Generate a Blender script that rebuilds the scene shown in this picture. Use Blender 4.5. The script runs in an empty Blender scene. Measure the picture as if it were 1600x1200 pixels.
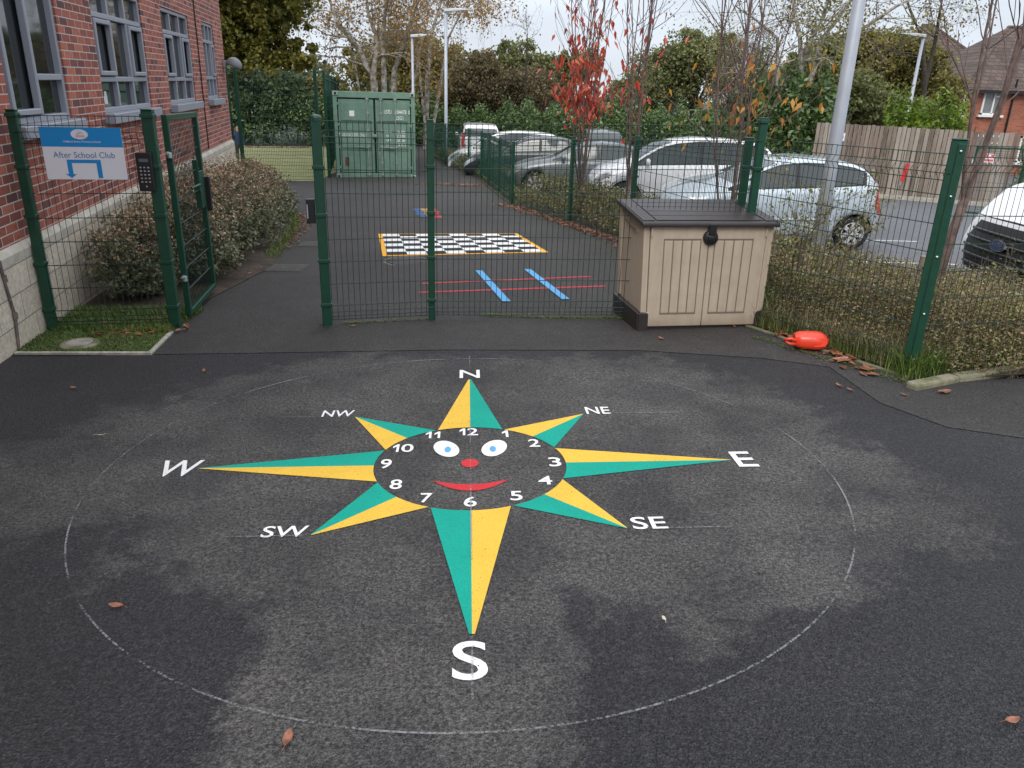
import bpy, math, random
import numpy as np
from mathutils import Vector, Matrix
C = bpy.context.scene.collection
S = bpy.context.scene
random.seed(7); RNG = np.random.default_rng(7)
R = math.radians

# ------------------------------------------------------------------ camera
F_PX, PITCH, ROLL, CAM_H = 1191.15, 0.3620, 0.0302, 1.8
cp, sp = math.cos(PITCH), math.sin(PITCH)
fw = Vector((0, cp, -sp)); r0 = Vector((1, 0, 0)); u0 = r0.cross(fw)
cr, sr = math.cos(ROLL), math.sin(ROLL)
RT = r0*cr + u0*sr; UP = -r0*sr + u0*cr
cam = bpy.data.objects.new('camera', bpy.data.cameras.new('camera'))
C.objects.link(cam); S.camera = cam
cam.data.sensor_width = 36; cam.data.lens = 36*F_PX/1600
cam.data.clip_start = .05; cam.data.clip_end = 2000
m = Matrix((RT, UP, -fw)).transposed().to_4x4(); m.translation = (0, 0, CAM_H)
cam.matrix_world = m

# ------------------------------------------------------------------ overcast sky and a veiled sun
S.view_settings.view_transform = 'Standard'; S.view_settings.look = 'None'
S.view_settings.exposure = 0.62; S.view_settings.gamma = 1
SUN_EL, SUN_AZ = R(40), R(195)
W = bpy.data.worlds.new('World'); S.world = W; W.use_nodes = True
nt = W.node_tree; nt.nodes.clear()
def wn(t, **k):
    n = nt.nodes.new(t)
    for a, b in k.items(): setattr(n, a, b)
    return n
out = wn('ShaderNodeOutputWorld'); bg = wn('ShaderNodeBackground')
sky = wn('ShaderNodeTexSky', sky_type='NISHITA', sun_disc=False, sun_elevation=SUN_EL, sun_rotation=SUN_AZ)
tc = wn('ShaderNodeTexCoord'); sep = wn('ShaderNodeSeparateXYZ')
nt.links.new(tc.outputs['Generated'], sep.inputs[0])
rmp = wn('ShaderNodeValToRGB'); e = rmp.color_ramp.elements
e[0].position = 0.0; e[0].color = (.50, .54, .61, 1)
e[1].position = 1.0; e[1].color = (1.5, 1.55, 1.62, 1)
x = e.new(.28); x.color = (.56, .60, .66, 1)
nt.links.new(sep.outputs[2], rmp.inputs[0])
mp = wn('ShaderNodeMapping'); mp.inputs['Scale'].default_value = (1, 1, 4)
nt.links.new(tc.outputs['Generated'], mp.inputs[0])
no = wn('ShaderNodeTexNoise'); no.inputs['Scale'].default_value = 3.2; no.inputs['Detail'].default_value = 6
nt.links.new(mp.outputs[0], no.inputs['Vector'])
mr = wn('ShaderNodeMapRange'); mr.inputs['From Min'].default_value = .3; mr.inputs['From Max'].default_value = .7
mr.inputs['To Min'].default_value = .88; mr.inputs['To Max'].default_value = 1.12
nt.links.new(no.outputs[0], mr.inputs[0])
mul = wn('ShaderNodeVectorMath', operation='SCALE'); nt.links.new(rmp.outputs[0], mul.inputs[0]); nt.links.new(mr.outputs[0], mul.inputs['Scale'])
dim = wn('ShaderNodeVectorMath', operation='SCALE'); dim.inputs['Scale'].default_value = .1; nt.links.new(sky.outputs[0], dim.inputs[0])
mix = wn('ShaderNodeMix', data_type='RGBA'); mix.inputs[0].default_value = .9
nt.links.new(dim.outputs[0], mix.inputs[6]); nt.links.new(mul.outputs[0], mix.inputs[7])
nt.links.new(mix.outputs[2], bg.inputs[0]); bg.inputs[1].default_value = 1.0
nt.links.new(bg.outputs[0], out.inputs[0])
sl = bpy.data.lights.new('sun', 'SUN'); sl.energy = 1.2; sl.angle = R(30); sl.color = (1, .96, .9)
so = bpy.data.objects.new('sun', sl); C.objects.link(so)
sd = Vector((math.sin(SUN_AZ)*math.cos(SUN_EL), math.cos(SUN_AZ)*math.cos(SUN_EL), math.sin(SUN_EL)))
so.rotation_euler = sd.to_track_quat('Z', 'Y').to_euler(); so.location = (0, -5, 20)

# ------------------------------------------------------------------ terrain heights
GA, GB = .0200, -.0275
YK = 23.3
def plane(x, y): return GA*max(-14., min(14., x)) + GB*min(y, YK)
FX = [(-9, -20), (3.6, -20), (3.6, 5.4)]
fy = [5.4, 5.5, 7.1, 7.3, 11.9, 14.33, 17.26, 19.7, 22.1, 24.3, 26.1, 29.4, 33, 36, 60]
fx = [3.2, 3.0, 2.13, 2.13, 1.72, .97, -.12, -.47, -.82, -1.15, -1.65, -2.72, -3.6, -3.6, -3.6]
def fence_x(y): return float(np.interp(y, fy, fx))
def car_t(x, y):
    if y < 5.2 or y > 60: return 0.
    d = min(x - fence_x(y) - .25, y - (5.75 + .1*(x-3)))
    t = max(0., min(1., d/1.3)); return t*t*(3-2*t)
def carz(x, y): return -.17 + GB*min(y, 34)
def gz(x, y):
    t = car_t(x, y); return plane(x, y)*(1-t) + carz(x, y)*t
def ray(px, py): return RT*((px-800)/F_PX) + UP*(-(py-600)/F_PX) + fw
CAM = Vector((0, 0, CAM_H))
def G(px, py, dz=0.):           # where the sight line of a photo point meets the playground
    d = ray(px, py); t = (dz-CAM_H)/(d.z-GA*d.x-GB*d.y); return CAM + d*t
def AT(px, py, Y):              # world point at distance Y
    d = ray(px, py); return CAM + d*(Y/d.y)
def XT(px, Y, z=0.):            # x of a photo column at distance Y and height z
    dep = Y*cp - (z-CAM_H)*sp
    # two passes remove the roll term
    py = 400.
    for _ in range(6):
        p = AT(px, py, Y); py += (p.z - z)/Y*F_PX*1.05
    return AT(px, py, Y).x

# ------------------------------------------------------------------ materials
MATS = {}
def mat(name, col, rough=.6, metal=0., noise=0., nscale=8., bump=0., bscale=60., coat=0., spec=None, col2=None, trans=0., emis=None):
    if name in MATS: return MATS[name]
    M = bpy.data.materials.new(name); M.use_nodes = True; t = M.node_tree
    b = t.nodes['Principled BSDF']; b.inputs['Base Color'].default_value = (*col, 1)
    b.inputs['Roughness'].default_value = rough; b.inputs['Metallic'].default_value = metal
    if coat: b.inputs['Coat Weight'].default_value = coat; b.inputs['Coat Roughness'].default_value = .05
    if spec is not None: b.inputs['Specular IOR Level'].default_value = spec
    geo = t.nodes.new('ShaderNodeNewGeometry')
    if noise:
        n = t.nodes.new('ShaderNodeTexNoise'); n.inputs['Scale'].default_value = nscale; n.inputs['Detail'].default_value = 6
        t.links.new(geo.outputs['Position'], n.inputs['Vector'])
        r = t.nodes.new('ShaderNodeValToRGB'); c2 = col2 or tuple(c*(1-noise) for c in col)
        r.color_ramp.elements[0].position = .35; r.color_ramp.elements[1].position = .65
        r.color_ramp.elements[0].color = (*c2, 1); r.color_ramp.elements[1].color = (*[min(1, c*(1+noise*.4)) for c in col], 1)
        t.links.new(n.outputs[0], r.inputs[0]); t.links.new(r.outputs[0], b.inputs['Base Color'])
    if bump:
        n = t.nodes.new('ShaderNodeTexNoise'); n.inputs['Scale'].default_value = bscale; n.inputs['Detail'].default_value = 4
        t.links.new(geo.outputs['Position'], n.inputs['Vector'])
        bp = t.nodes.new('ShaderNodeBump'); bp.inputs['Strength'].default_value = bump; bp.inputs['Distance'].default_value = .01
        t.links.new(n.outputs[0], bp.inputs['Height']); t.links.new(bp.outputs[0], b.inputs['Normal'])
    MATS[name] = M; return M
def nodes(name):
    M = bpy.data.materials.new(name); M.use_nodes = True; t = M.node_tree; MATS[name] = M
    b = t.nodes['Principled BSDF']
    def N(ty, ins=None, **k):
        n = t.nodes.new(ty)
        for a, v in k.items(): setattr(n, a, v)
        for a, v in (ins or {}).items():
            if hasattr(v, 'node'): t.links.new(v, n.inputs[a])
            else: n.inputs[a].default_value = v
        return n
    return M, t, b, N
def ramp(N, fac, stops):
    r = N('ShaderNodeValToRGB', {0: fac}); el = r.color_ramp.elements
    while len(el) < len(stops): el.new(.5)
    for i, (p, c) in enumerate(stops): el[i].position = p; el[i].color = (*c, 1) if len(c) == 3 else c
    return r.outputs[0]
def leafmat(name, stops, rough=.5, trans=.35, spec=.4, k=1.):
    stops = [(p, tuple(min(.8, v*k) for v in c)) for p, c in stops]
    M, t, b, N = nodes(name)
    g = N('ShaderNodeNewGeometry')
    n = N('ShaderNodeTexNoise', {'Vector': g.outputs['Position'], 'Scale': 1.3, 'Detail': 2.})
    add = N('ShaderNodeMath', {0: g.outputs['Random Per Island'], 1: .65}, operation='MULTIPLY')
    a2 = N('ShaderNodeMath', {0: n.outputs[0], 1: .8, 2: -.22}, operation='MULTIPLY_ADD')
    a3 = N('ShaderNodeMath', {0: add.outputs[0], 1: a2.outputs[0]}, operation='ADD'); a3.use_clamp = True
    c = ramp(N, a3.outputs[0], stops)
    t.links.new(c, b.inputs['Base Color']); b.inputs['Roughness'].default_value = rough; b.inputs['Specular IOR Level'].default_value = spec
    if trans:
        tr = N('ShaderNodeBsdfTranslucent', {'Color': c}); mx = N('ShaderNodeMixShader', {0: trans, 1: b.outputs[0], 2: tr.outputs[0]})
        t.links.new(mx.outputs[0], t.nodes['Material Output'].inputs[0])
    return M

# asphalt: dark wet tarmac with dry dusty patches round the painted star, older greyer strip beyond the seam
CU = G(735, 724)
def asphalt():
    M, t, b, N = nodes('tarmac')
    g = N('ShaderNodeNewGeometry'); P = g.outputs['Position']
    sepx = N('ShaderNodeSeparateXYZ', {0: P})
    big = N('ShaderNodeTexNoise', {'Vector': P, 'Scale': 1.1, 'Detail': 6., 'Roughness': .65})
    med = N('ShaderNodeTexNoise', {'Vector': P, 'Scale': 7., 'Detail': 6., 'Roughness': .7})
    fine = N('ShaderNodeTexNoise', {'Vector': P, 'Scale': 120., 'Detail': 3., 'Roughness': .6})
    grit = N('ShaderNodeTexVoronoi', {'Vector': P, 'Scale': 130.})
    grit2 = N('ShaderNodeTexVoronoi', {'Vector': P, 'Scale': 60.})
    g50 = N('ShaderNodeTexNoise', {'Vector': P, 'Scale': 62., 'Detail': 4., 'Roughness': .75})
    gmix = N('ShaderNodeMath', {0: g50.outputs[0], 1: fine.outputs[0]}, operation='ADD'); gmix = N('ShaderNodeMath', {0: gmix.outputs[0], 1: .5}, operation='MULTIPLY')
    def blob(cx, cy, rx, ry, wob=.5):
        v = N('ShaderNodeVectorMath', {0: P, 1: (cx, cy, 0)}, operation='SUBTRACT')
        v2 = N('ShaderNodeVectorMath', {0: v.outputs[0], 1: (1/rx, 1/ry, 0)}, operation='MULTIPLY')
        ln = N('ShaderNodeVectorMath', {0: v2.outputs[0]}, operation='LENGTH')
        a = N('ShaderNodeMath', {0: big.outputs[0], 1: wob*2.2, 2: -wob*1.1}, operation='MULTIPLY_ADD')
        s = N('ShaderNodeMath', {0: ln.outputs[1], 1: a.outputs[0]}, operation='ADD')
        s2 = N('ShaderNodeMath', {0: med.outputs[0], 1: .5, 2: -.25}, operation='MULTIPLY_ADD')
        s3 = N('ShaderNodeMath', {0: s.outputs[0], 1: s2.outputs[0]}, operation='ADD')
        r = N('ShaderNodeMapRange', {0: s3.outputs[0], 1: .92, 2: 1.06, 3: 1., 4: 0.}); return r.outputs[0]
    def mx(a, b2): return N('ShaderNodeMath', {0: a, 1: b2}, operation='MAXIMUM').outputs[0]
    dry = mx(mx(blob(CU.x+.05, CU.y+.30, 2.35, 1.75, .55), blob(CU.x-.12, CU.y-1.35, .62, 1.25, .5)), blob(CU.x-2.0, CU.y-.25, 1.0, .55, .6))
    dry = mx(dry, blob(CU.x+1.0, CU.y-.85, .95, .5, .5))
    # the hollows inside the dry area stay damp
    hol = N('ShaderNodeTexNoise', {'Vector': P, 'Scale': 1.9, 'Detail': 3.})
    hm = N('ShaderNodeMapRange', {0: hol.outputs[0], 1: .38, 2: .58, 3: .45, 4: 1.})
    dry = N('ShaderNodeMath', {0: dry, 1: hm.outputs[0]}, operation='MULTIPLY').outputs[0]
    # breakup by grit at the margin
    gr = N('ShaderNodeMapRange', {0: g50.outputs[0], 1: .4, 2: .56, 3: .45, 4: 1.})
    dry = N('ShaderNodeMath', {0: dry, 1: gr.outputs[0]}, operation='MULTIPLY').outputs[0]
    wet = ramp(N, gmix.outputs[0], [(.36, (.004, .004, .005)), (.5, (.025, .0245, .028)), (.64, (.070, .068, .074))])
    dcol = ramp(N, gmix.outputs[0], [(.33, (.022, .021, .021)), (.5, (.104, .099, .095)), (.67, (.205, .194, .186))])
    c1 = N('ShaderNodeMix', {0: dry, 6: wet, 7: dcol}, data_type='RGBA').outputs[2]
    c2 = c1
    # broad tonal drift and pale stones
    bm = N('ShaderNodeMapRange', {0: big.outputs[0], 1: .3, 2: .7, 3: .78, 4: 1.2})
    c3 = N('ShaderNodeVectorMath', {0: c2, 'Scale': bm.outputs[0]}, operation='SCALE').outputs[0]
    st = N('ShaderNodeMapRange', {0: grit2.outputs[0], 1: .06, 2: .1, 3: 1., 4: 0.})
    rs = N('ShaderNodeSeparateColor', {0: grit2.outputs[1]}); r2 = N('ShaderNodeMath', {0: rs.outputs[0], 1: .93}, operation='GREATER_THAN')
    sm = N('ShaderNodeMath', {0: st.outputs[0], 1: r2.outputs[0]}, operation='MULTIPLY')
    c4 = N('ShaderNodeMix', {0: sm.outputs[0], 6: c3, 7: (.22, .21, .2, 1)}, data_type='RGBA').outputs[2]
    t.links.new(c4, b.inputs['Base Color'])
    rg = N('ShaderNodeMapRange', {0: dry, 1: 0., 2: 1., 3: .62, 4: .92})
    t.links.new(rg.outputs[0], b.inputs['Roughness']); b.inputs['Specular IOR Level'].default_value = .35
    hs = N('ShaderNodeMath', {0: grit.outputs[0], 1: fine.outputs[0]}, operation='ADD')
    bp = N('ShaderNodeBump', {'Height': hs.outputs[0], 'Strength': 1., 'Distance': .010}); t.links.new(bp.outputs[0], b.inputs['Normal'])
    return M
asphalt()
def old_tarmac():
    M, t, b, N = nodes('old_tarmac')
    g = N('ShaderNodeNewGeometry'); P = g.outputs['Position']
    big = N('ShaderNodeTexNoise', {'Vector': P, 'Scale': .7, 'Detail': 5.}); med = N('ShaderNodeTexNoise', {'Vector': P, 'Scale': 6., 'Detail': 6., 'Roughness': .7}); fine = N('ShaderNodeTexNoise', {'Vector': P, 'Scale': 110., 'Detail': 3.})
    g5 = N('ShaderNodeTexNoise', {'Vector': P, 'Scale': 62., 'Detail': 4., 'Roughness': .75}); gm_ = N('ShaderNodeMath', {0: g5.outputs[0], 1: fine.outputs[0]}, operation='ADD'); gm_ = N('ShaderNodeMath', {0: gm_.outputs[0], 1: .5}, operation='MULTIPLY')
    c0 = ramp(N, gm_.outputs[0], [(.36, (.010, .009, .009)), (.5, (.038, .035, .034)), (.64, (.072, .067, .064))]); k9 = N('ShaderNodeMapRange', {0: med.outputs[0], 1: .25, 2: .75, 3: .8, 4: 1.2}); c = N('ShaderNodeVectorMath', {0: c0, 'Scale': k9.outputs[0]}, operation='SCALE').outputs[0]
    k = N('ShaderNodeMath', {0: N('ShaderNodeMapRange', {0: fine.outputs[0], 1: .3, 2: .7, 3: .9, 4: 1.1}).outputs[0], 1: N('ShaderNodeMapRange', {0: big.outputs[0], 1: .3, 2: .7, 3: .8, 4: 1.15}).outputs[0]}, operation='MULTIPLY')
    c = N('ShaderNodeVectorMath', {0: c, 'Scale': k.outputs[0]}, operation='SCALE').outputs[0]
    t.links.new(c, b.inputs['Base Color']); b.inputs['Roughness'].default_value = .75; b.inputs['Specular IOR Level'].default_value = .3
    bp = N('ShaderNodeBump', {'Height': fine.outputs[0], 'Strength': .6, 'Distance': .005}); t.links.new(bp.outputs[0], b.inputs['Normal'])
old_tarmac()
def paint(name, col, wear=.0):
    M, t, b, N = nodes(name)
    g = N('ShaderNodeNewGeometry'); n = N('ShaderNodeTexNoise', {'Vector': g.outputs['Position'], 'Scale': 110., 'Detail': 3.})
    n2 = N('ShaderNodeTexNoise', {'Vector': g.outputs['Position'], 'Scale': 5., 'Detail': 6.})
    m1 = N('ShaderNodeMapRange', {0: n.outputs[0], 1: .3, 2: .7, 3: .84, 4: 1.06}); m2 = N('ShaderNodeMapRange', {0: n2.outputs[0], 1: .3, 2: .7, 3: .92, 4: 1.03})
    mm = N('ShaderNodeMath', {0: m1.outputs[0], 1: m2.outputs[0]}, operation='MULTIPLY')
    s = N('ShaderNodeVectorMath', {0: (*col,), 'Scale': mm.outputs[0]}, operation='SCALE').outputs[0]
    if wear:
        w = N('ShaderNodeMapRange', {0: n.outputs[0], 1: .60-wear*.3, 2: .64-wear*.3, 3: 0., 4: 1.})
        s = N('ShaderNodeMix', {0: w.outputs[0], 6: s, 7: (.06, .06, .06, 1)}, data_type='RGBA').outputs[2]
    t.links.new(s, b.inputs['Base Color']); b.inputs['Roughness'].default_value = .7; b.inputs['Specular IOR Level'].default_value = .2
    bp = N('ShaderNodeBump', {'Height': n.outputs[0], 'Strength': .6, 'Distance': .006}); t.links.new(bp.outputs[0], b.inputs['Normal'])
    return M
paint('white_paint', (.80, .80, .80), -.2); paint('yellow_paint', (.76, .475, .062), -.2); paint('teal_paint', (.004, .33, .25), -.2)
paint('red_paint', (.58, .035, .045), -.2); paint('blue_paint', (.10, .32, .62)); paint('light_blue_paint', (.12, .38, .70))
paint('amber_paint', (.85, .42, .04)); paint('black_paint', (.02, .02, .02)); paint('worn_red_paint', (.6, .05, .07), .25)
paint('worn_amber_paint', (.7, .4, .1), .3); paint('worn_blue_paint', (.05, .14, .35), .2); paint('worn_white_paint', (.7, .7, .7), .15)
def chalk():
    M, t, b, N = nodes('chalk')
    g = N('ShaderNodeNewGeometry')
    n = N('ShaderNodeTexNoise', {'Vector': g.outputs['Position'], 'Scale': 90., 'Detail': 3.}); n2 = N('ShaderNodeTexNoise', {'Vector': g.outputs['Position'], 'Scale': 2.2, 'Detail': 2.})
    a = N('ShaderNodeMath', {0: n.outputs[0], 1: n2.outputs[0]}, operation='ADD')
    r = N('ShaderNodeMapRange', {0: a.outputs[0], 1: .90, 2: 1.15, 3: 0.0, 4: .6})
    b.inputs['Base Color'].default_value = (.30, .30, .31, 1); b.inputs['Roughness'].default_value = .9
    tr = N('ShaderNodeBsdfTransparent'); mx = N('ShaderNodeMixShader', {0: r.outputs[0], 1: tr.outputs[0], 2: b.outputs[0]})
    t.links.new(mx.outputs[0], t.nodes['Material Output'].inputs[0])
chalk()
def wallmat(name, bw, bh, mort, cols, mcol, ms=.012, off=.5, bump=.5):
    M, t, b, N = nodes(name)
    tcn = N('ShaderNodeTexCoord'); sp_ = N('ShaderNodeSeparateXYZ', {0: tcn.outputs['Object']})
    # the front face uses x,z ; returns use y,z
    xy = N('ShaderNodeMath', {0: sp_.outputs[0], 1: sp_.outputs[1]}, operation='ADD')
    zz = N('ShaderNodeMath', {0: sp_.outputs[0], 1: -.013, 2: sp_.outputs[2]}, operation='MULTIPLY_ADD')
    cb = N('ShaderNodeCombineXYZ', {0: xy.outputs[0], 1: zz.outputs[0]})
    br = N('ShaderNodeTexBrick', {'Vector': cb.outputs[0], 'Scale': 1., 'Brick Width': bw, 'Row Height': bh, 'Mortar Size': mort, 'Mortar Smooth': .2, 'Bias': 0.,
                                   'Color1': (0, 0, 0, 1), 'Color2': (1, 1, 1, 1), 'Mortar': (.5, .5, .5, 1)})
    br.offset = off
    c = ramp(N, br.outputs[0], cols)
    n = N('ShaderNodeTexNoise', {'Vector': tcn.outputs['Object'], 'Scale': 35., 'Detail': 5.}); nb = N('ShaderNodeTexNoise', {'Vector': tcn.outputs['Object'], 'Scale': 1.2, 'Detail': 4.})
    k = N('ShaderNodeMath', {0: N('ShaderNodeMapRange', {0: n.outputs[0], 1: .3, 2: .7, 3: .75, 4: 1.2}).outputs[0], 1: N('ShaderNodeMapRange', {0: nb.outputs[0], 1: .3, 2: .7, 3: .85, 4: 1.12}).outputs[0]}, operation='MULTIPLY')
    c = N('ShaderNodeVectorMath', {0: c, 'Scale': k.outputs[0]}, operation='SCALE').outputs[0]
    c = N('ShaderNodeMix', {0: br.outputs[1], 6: c, 7: (*mcol, 1)}, data_type='RGBA').outputs[2]
    t.links.new(c, b.inputs['Base Color']); b.inputs['Roughness'].default_value = .85
    inv = N('ShaderNodeMath', {0: n.outputs[0], 1: .3, 2: 0.}, operation='MULTIPLY_ADD'); hh = N('ShaderNodeMath', {0: inv.outputs[0], 1: br.outputs[1]}, operation='SUBTRACT')
    bp = N('ShaderNodeBump', {'Height': hh.outputs[0], 'Strength': bump, 'Distance': .008}); t.links.new(bp.outputs[0], b.inputs['Normal'])
    return M
wallmat('red_brick', .225, .075, .0055, [(0, (.115, .045, .045)), (.25, (.25, .070, .050)), (.6, (.33, .092, .062)), (1, (.40, .13, .085))], (.50, .44, .40))
wallmat('cream_block', .45, .225, .005, [(0, (.52, .45, .36)), (1, (.62, .55, .45))], (.22, .19, .16))
wallmat('house_brick', .225, .075, .004, [(0, (.26, .08, .045)), (1, (.38, .13, .075))], (.33, .22, .17))
G_ = mat('green_coated_steel', (.004, .052, .028), .42, 0, .15, 20, coat=.1)
mat('green_wire', (.003, .024, .016), .5)
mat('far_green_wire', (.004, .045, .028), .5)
mat('galvanised', (.42, .44, .46), .45, .6, .2, 12)
mat('pole_grey', (.40, .43, .48), .5, .2, .08, 4)
mat('grey_frame', (.29, .305, .35), .4)
mat('black_plastic', (.012, .012, .014), .35); mat('black_rubber', (.012, .012, .012), .8)
mat('window_glass', (.012, .016, .016), .04, 0, spec=.9)
mat('concrete', (.30, .28, .25), .9, 0, .25, 9, .4, 90); mat('pale_edging', (.42, .39, .33), .85, 0, .3, 15, .3, 60)
mat('mossy_concrete', (.20, .18, .13), .95, 0, .5, 8, .5, 60, col2=(.10, .11, .05))
mat('lawn_base', (.055, .085, .018), .95, 0, .5, 5, .8, 60, col2=(.035, .030, .015)); mat('soil', (.055, .038, .025), .95, 0, .5, 6, .8, 40)
mat('turf_green', (.235, .235, .105), .95, 0, .18, 3, .3, 90, col2=(.17, .18, .07))
mat('car_park_tarmac', (.105, .108, .118), .85, 0, .12, 5, .3, 80)
mat('bark', (.13, .095, .075), .9, 0, .4, 18, .6, 40); mat('cherry_bark', (.15, .10, .085), .75, 0, .4, 14, .4, 50)
mat('birch_bark', (.42, .38, .33), .85, 0, .5, 7, .3, 30, col2=(.13, .11, .09)); mat('dark_bark', (.055, .045, .035), .95, 0, .4, 9)
mat('timber', (.25, .205, .165), .85, 0, .45, 5, .4, 50)

# ------------------------------------------------------------------ mesh builders
class MB:
    def __init__(s): s.v = []; s.f = []
    def quad(s, a, b, c, d): n = len(s.v); s.v += [tuple(a), tuple(b), tuple(c), tuple(d)]; s.f.append((n, n+1, n+2, n+3)); return s
    def poly(s, pts): n = len(s.v); s.v += [tuple(p) for p in pts]; s.f.append(tuple(range(n, n+len(pts)))); return s
    def box(s, c, size, mtx=None):
        n = len(s.v); hx, hy, hz = [k/2 for k in size]
        for sx in (-1, 1):
            for sy in (-1, 1):
                for sz in (-1, 1):
                    p = Vector((c[0]+sx*hx, c[1]+sy*hy, c[2]+sz*hz)); s.v.append(tuple(mtx @ p if mtx else p))
        s.f += [tuple(n+i for i in q) for q in ((0, 1, 3, 2), (4, 6, 7, 5), (0, 4, 5, 1), (2, 3, 7, 6), (0, 2, 6, 4), (1, 5, 7, 3))]; return s
    def tube(s, pts, r, sides=6, caps=True, tw=0.):
        pts = [Vector(p) for p in pts]; rs = r if isinstance(r, (list, tuple)) else [r]*len(pts); n0 = len(s.v)
        for i, p in enumerate(pts):
            d = (pts[min(i+1, len(pts)-1)] - pts[max(i-1, 0)]).normalized()
            a = d.orthogonal() if abs(d.z) > .9 else d.cross(Vector((0, 0, 1)))
            if abs(d.z) > .9: a = d.cross(Vector((0, 1, 0)))
            a.normalize(); b = d.cross(a)
            for k in range(sides):
                t = 2*math.pi*k/sides + tw; s.v.append(tuple(p + (a*math.cos(t)+b*math.sin(t))*rs[i]))
        for i in range(len(pts)-1):
            for k in range(sides):
                A = n0+i*sides+k; B = n0+i*sides+(k+1) % sides; s.f.append((A, B, B+sides, A+sides))
        if caps: s.f.append(tuple(n0+k for k in range(sides))[::-1]); s.f.append(tuple(n0+(len(pts)-1)*sides+k for k in range(sides)))
        return s
    def prism(s, pts, d):
        d = Vector(d); n = len(s.v); k = len(pts); s.v += [tuple(p) for p in pts] + [tuple(Vector(p)+d) for p in pts]
        s.f.append(tuple(range(n, n+k))[::-1]); s.f.append(tuple(range(n+k, n+2*k)))
        for i in range(k): j = (i+1) % k; s.f.append((n+i, n+j, n+k+j, n+k+i))
        return s
    def lathe(s, prof, c, axis=(0, 0, 1), sides=20):
        c = Vector(c); ax = Vector(axis).normalized(); a = ax.orthogonal().normalized(); b = ax.cross(a); n0 = len(s.v)
        for (r, h) in prof:
            for k in range(sides):
                t = 2*math.pi*k/sides; s.v.append(tuple(c + ax*h + (a*math.cos(t)+b*math.sin(t))*max(r, 1e-4)))
        for i in range(len(prof)-1):
            for k in range(sides):
                A = n0+i*sides+k; B = n0+i*sides+(k+1) % sides; s.f.append((A, B, B+sides, A+sides))
        return s
    def grid(s, P):
        n = len(s.v); h = len(P); w = len(P[0])
        for row in P: s.v += [tuple(p) for p in row]
        for i in range(h-1):
            for j in range(w-1): A = n+i*w+j; s.f.append((A, A+1, A+w+1, A+w))
        return s
    def build(s, name, material, parent=None, smooth=False, bevel=0., seg=2):
        me = bpy.data.meshes.new(name); me.from_pydata(s.v, [], s.f)
        me.materials.append(MATS[material] if isinstance(material, str) else material)
        o = bpy.data.objects.new(name, me); C.objects.link(o)
        if smooth: me.polygons.foreach_set('use_smooth', [True]*len(me.polygons))
        if parent: o.parent = parent
        if bevel:
            b = o.modifiers.new('bevel', 'BEVEL'); b.width = bevel; b.segments = seg; b.limit_method = 'ANGLE'; b.harden_normals = False
        me.update(); return o
def tag(o, label=None, cat=None, group=None, kind=None):
    for k, v in (('label', label), ('category', cat), ('group', group), ('kind', kind)):
        if v: o[k] = v
    return o
def empty(name, label, cat, loc=(0, 0, 0), rz=0., group=None):
    o = bpy.data.objects.new(name, None); C.objects.link(o); o.location = loc; o.rotation_euler = (0, 0, rz); o.empty_display_size = .2
    return tag(o, label, cat, group)
def copy_tree(o, parent=None):
    c = o.copy(); C.objects.link(c); c.parent = parent
    for ch in list(o.children): copy_tree(ch, c)
    return c
def npmesh(name, V, nq, material, parent=None, k=4):
    me = bpy.data.meshes.new(name); n = len(V); me.vertices.add(n); me.vertices.foreach_set('co', V.astype(np.float32).ravel())
    me.loops.add(n); me.loops.foreach_set('vertex_index', np.arange(n, dtype=np.int32)); me.polygons.add(nq)
    me.polygons.foreach_set('loop_start', np.arange(0, n, k, dtype=np.int32)); me.polygons.foreach_set('loop_total', np.full(nq, k, dtype=np.int32))
    me.materials.append(MATS[material]); me.update(calc_edges=True); me.validate()
    o = bpy.data.objects.new(name, me); C.objects.link(o)
    if parent: o.parent = parent
    return o
def leaves(P, L, Wd, vert=.0, hang=0., rng=RNG):
    """diamond leaves at the points P; vert makes them lie flatter, hang makes them droop"""
    n = len(P); a = rng.normal(size=(n, 3)); a[:, 2] *= (1-vert); 
    if hang: a[:, 2] = -np.abs(a[:, 2]) - hang
    a /= np.linalg.norm(a, axis=1)[:, None]
    b = rng.normal(size=(n, 3)); b -= (b*a).sum(1)[:, None]*a; b /= np.linalg.norm(b, axis=1)[:, None]
    s = rng.uniform(.6, 1.25, n)[:, None]
    V = np.empty((n, 4, 3)); V[:, 0] = P - a*L*s*.5; V[:, 2] = P + a*L*s*.5; V[:, 1] = P + b*Wd*s*.5; V[:, 3] = P - b*Wd*s*.5
    return V.reshape(-1, 3)
def clumped(blobs, n, clump=.18, per=60, shell=.55, rng=RNG):
    """points in clumps through the ellipsoids (cx,cy,cz,rx,ry,rz)"""
    B = np.array(blobs, float); vol = (B[:, 3]*B[:, 4]*B[:, 5])**(2/3); pr_ = vol/vol.sum()
    nc = max(3, n//per); idx = rng.choice(len(B), nc, p=pr_); d = rng.normal(size=(nc, 3)); d /= np.linalg.norm(d, axis=1)[:, None]
    rr = shell + (1-shell)*rng.random(nc)**.6; cc = B[idx, :3] + d*B[idx, 3:]*rr[:, None]
    k = rng.integers(0, nc, n); sz = B[idx, 3:].mean(1)*clump*rng.uniform(.5, 1.5, nc)
    off = rng.normal(size=(n, 3)); off /= (np.linalg.norm(off, axis=1)[:, None]**.35)
    P = cc[k] + off*sz[k][:, None]*np.array([1, 1, .75]); return P, cc

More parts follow.
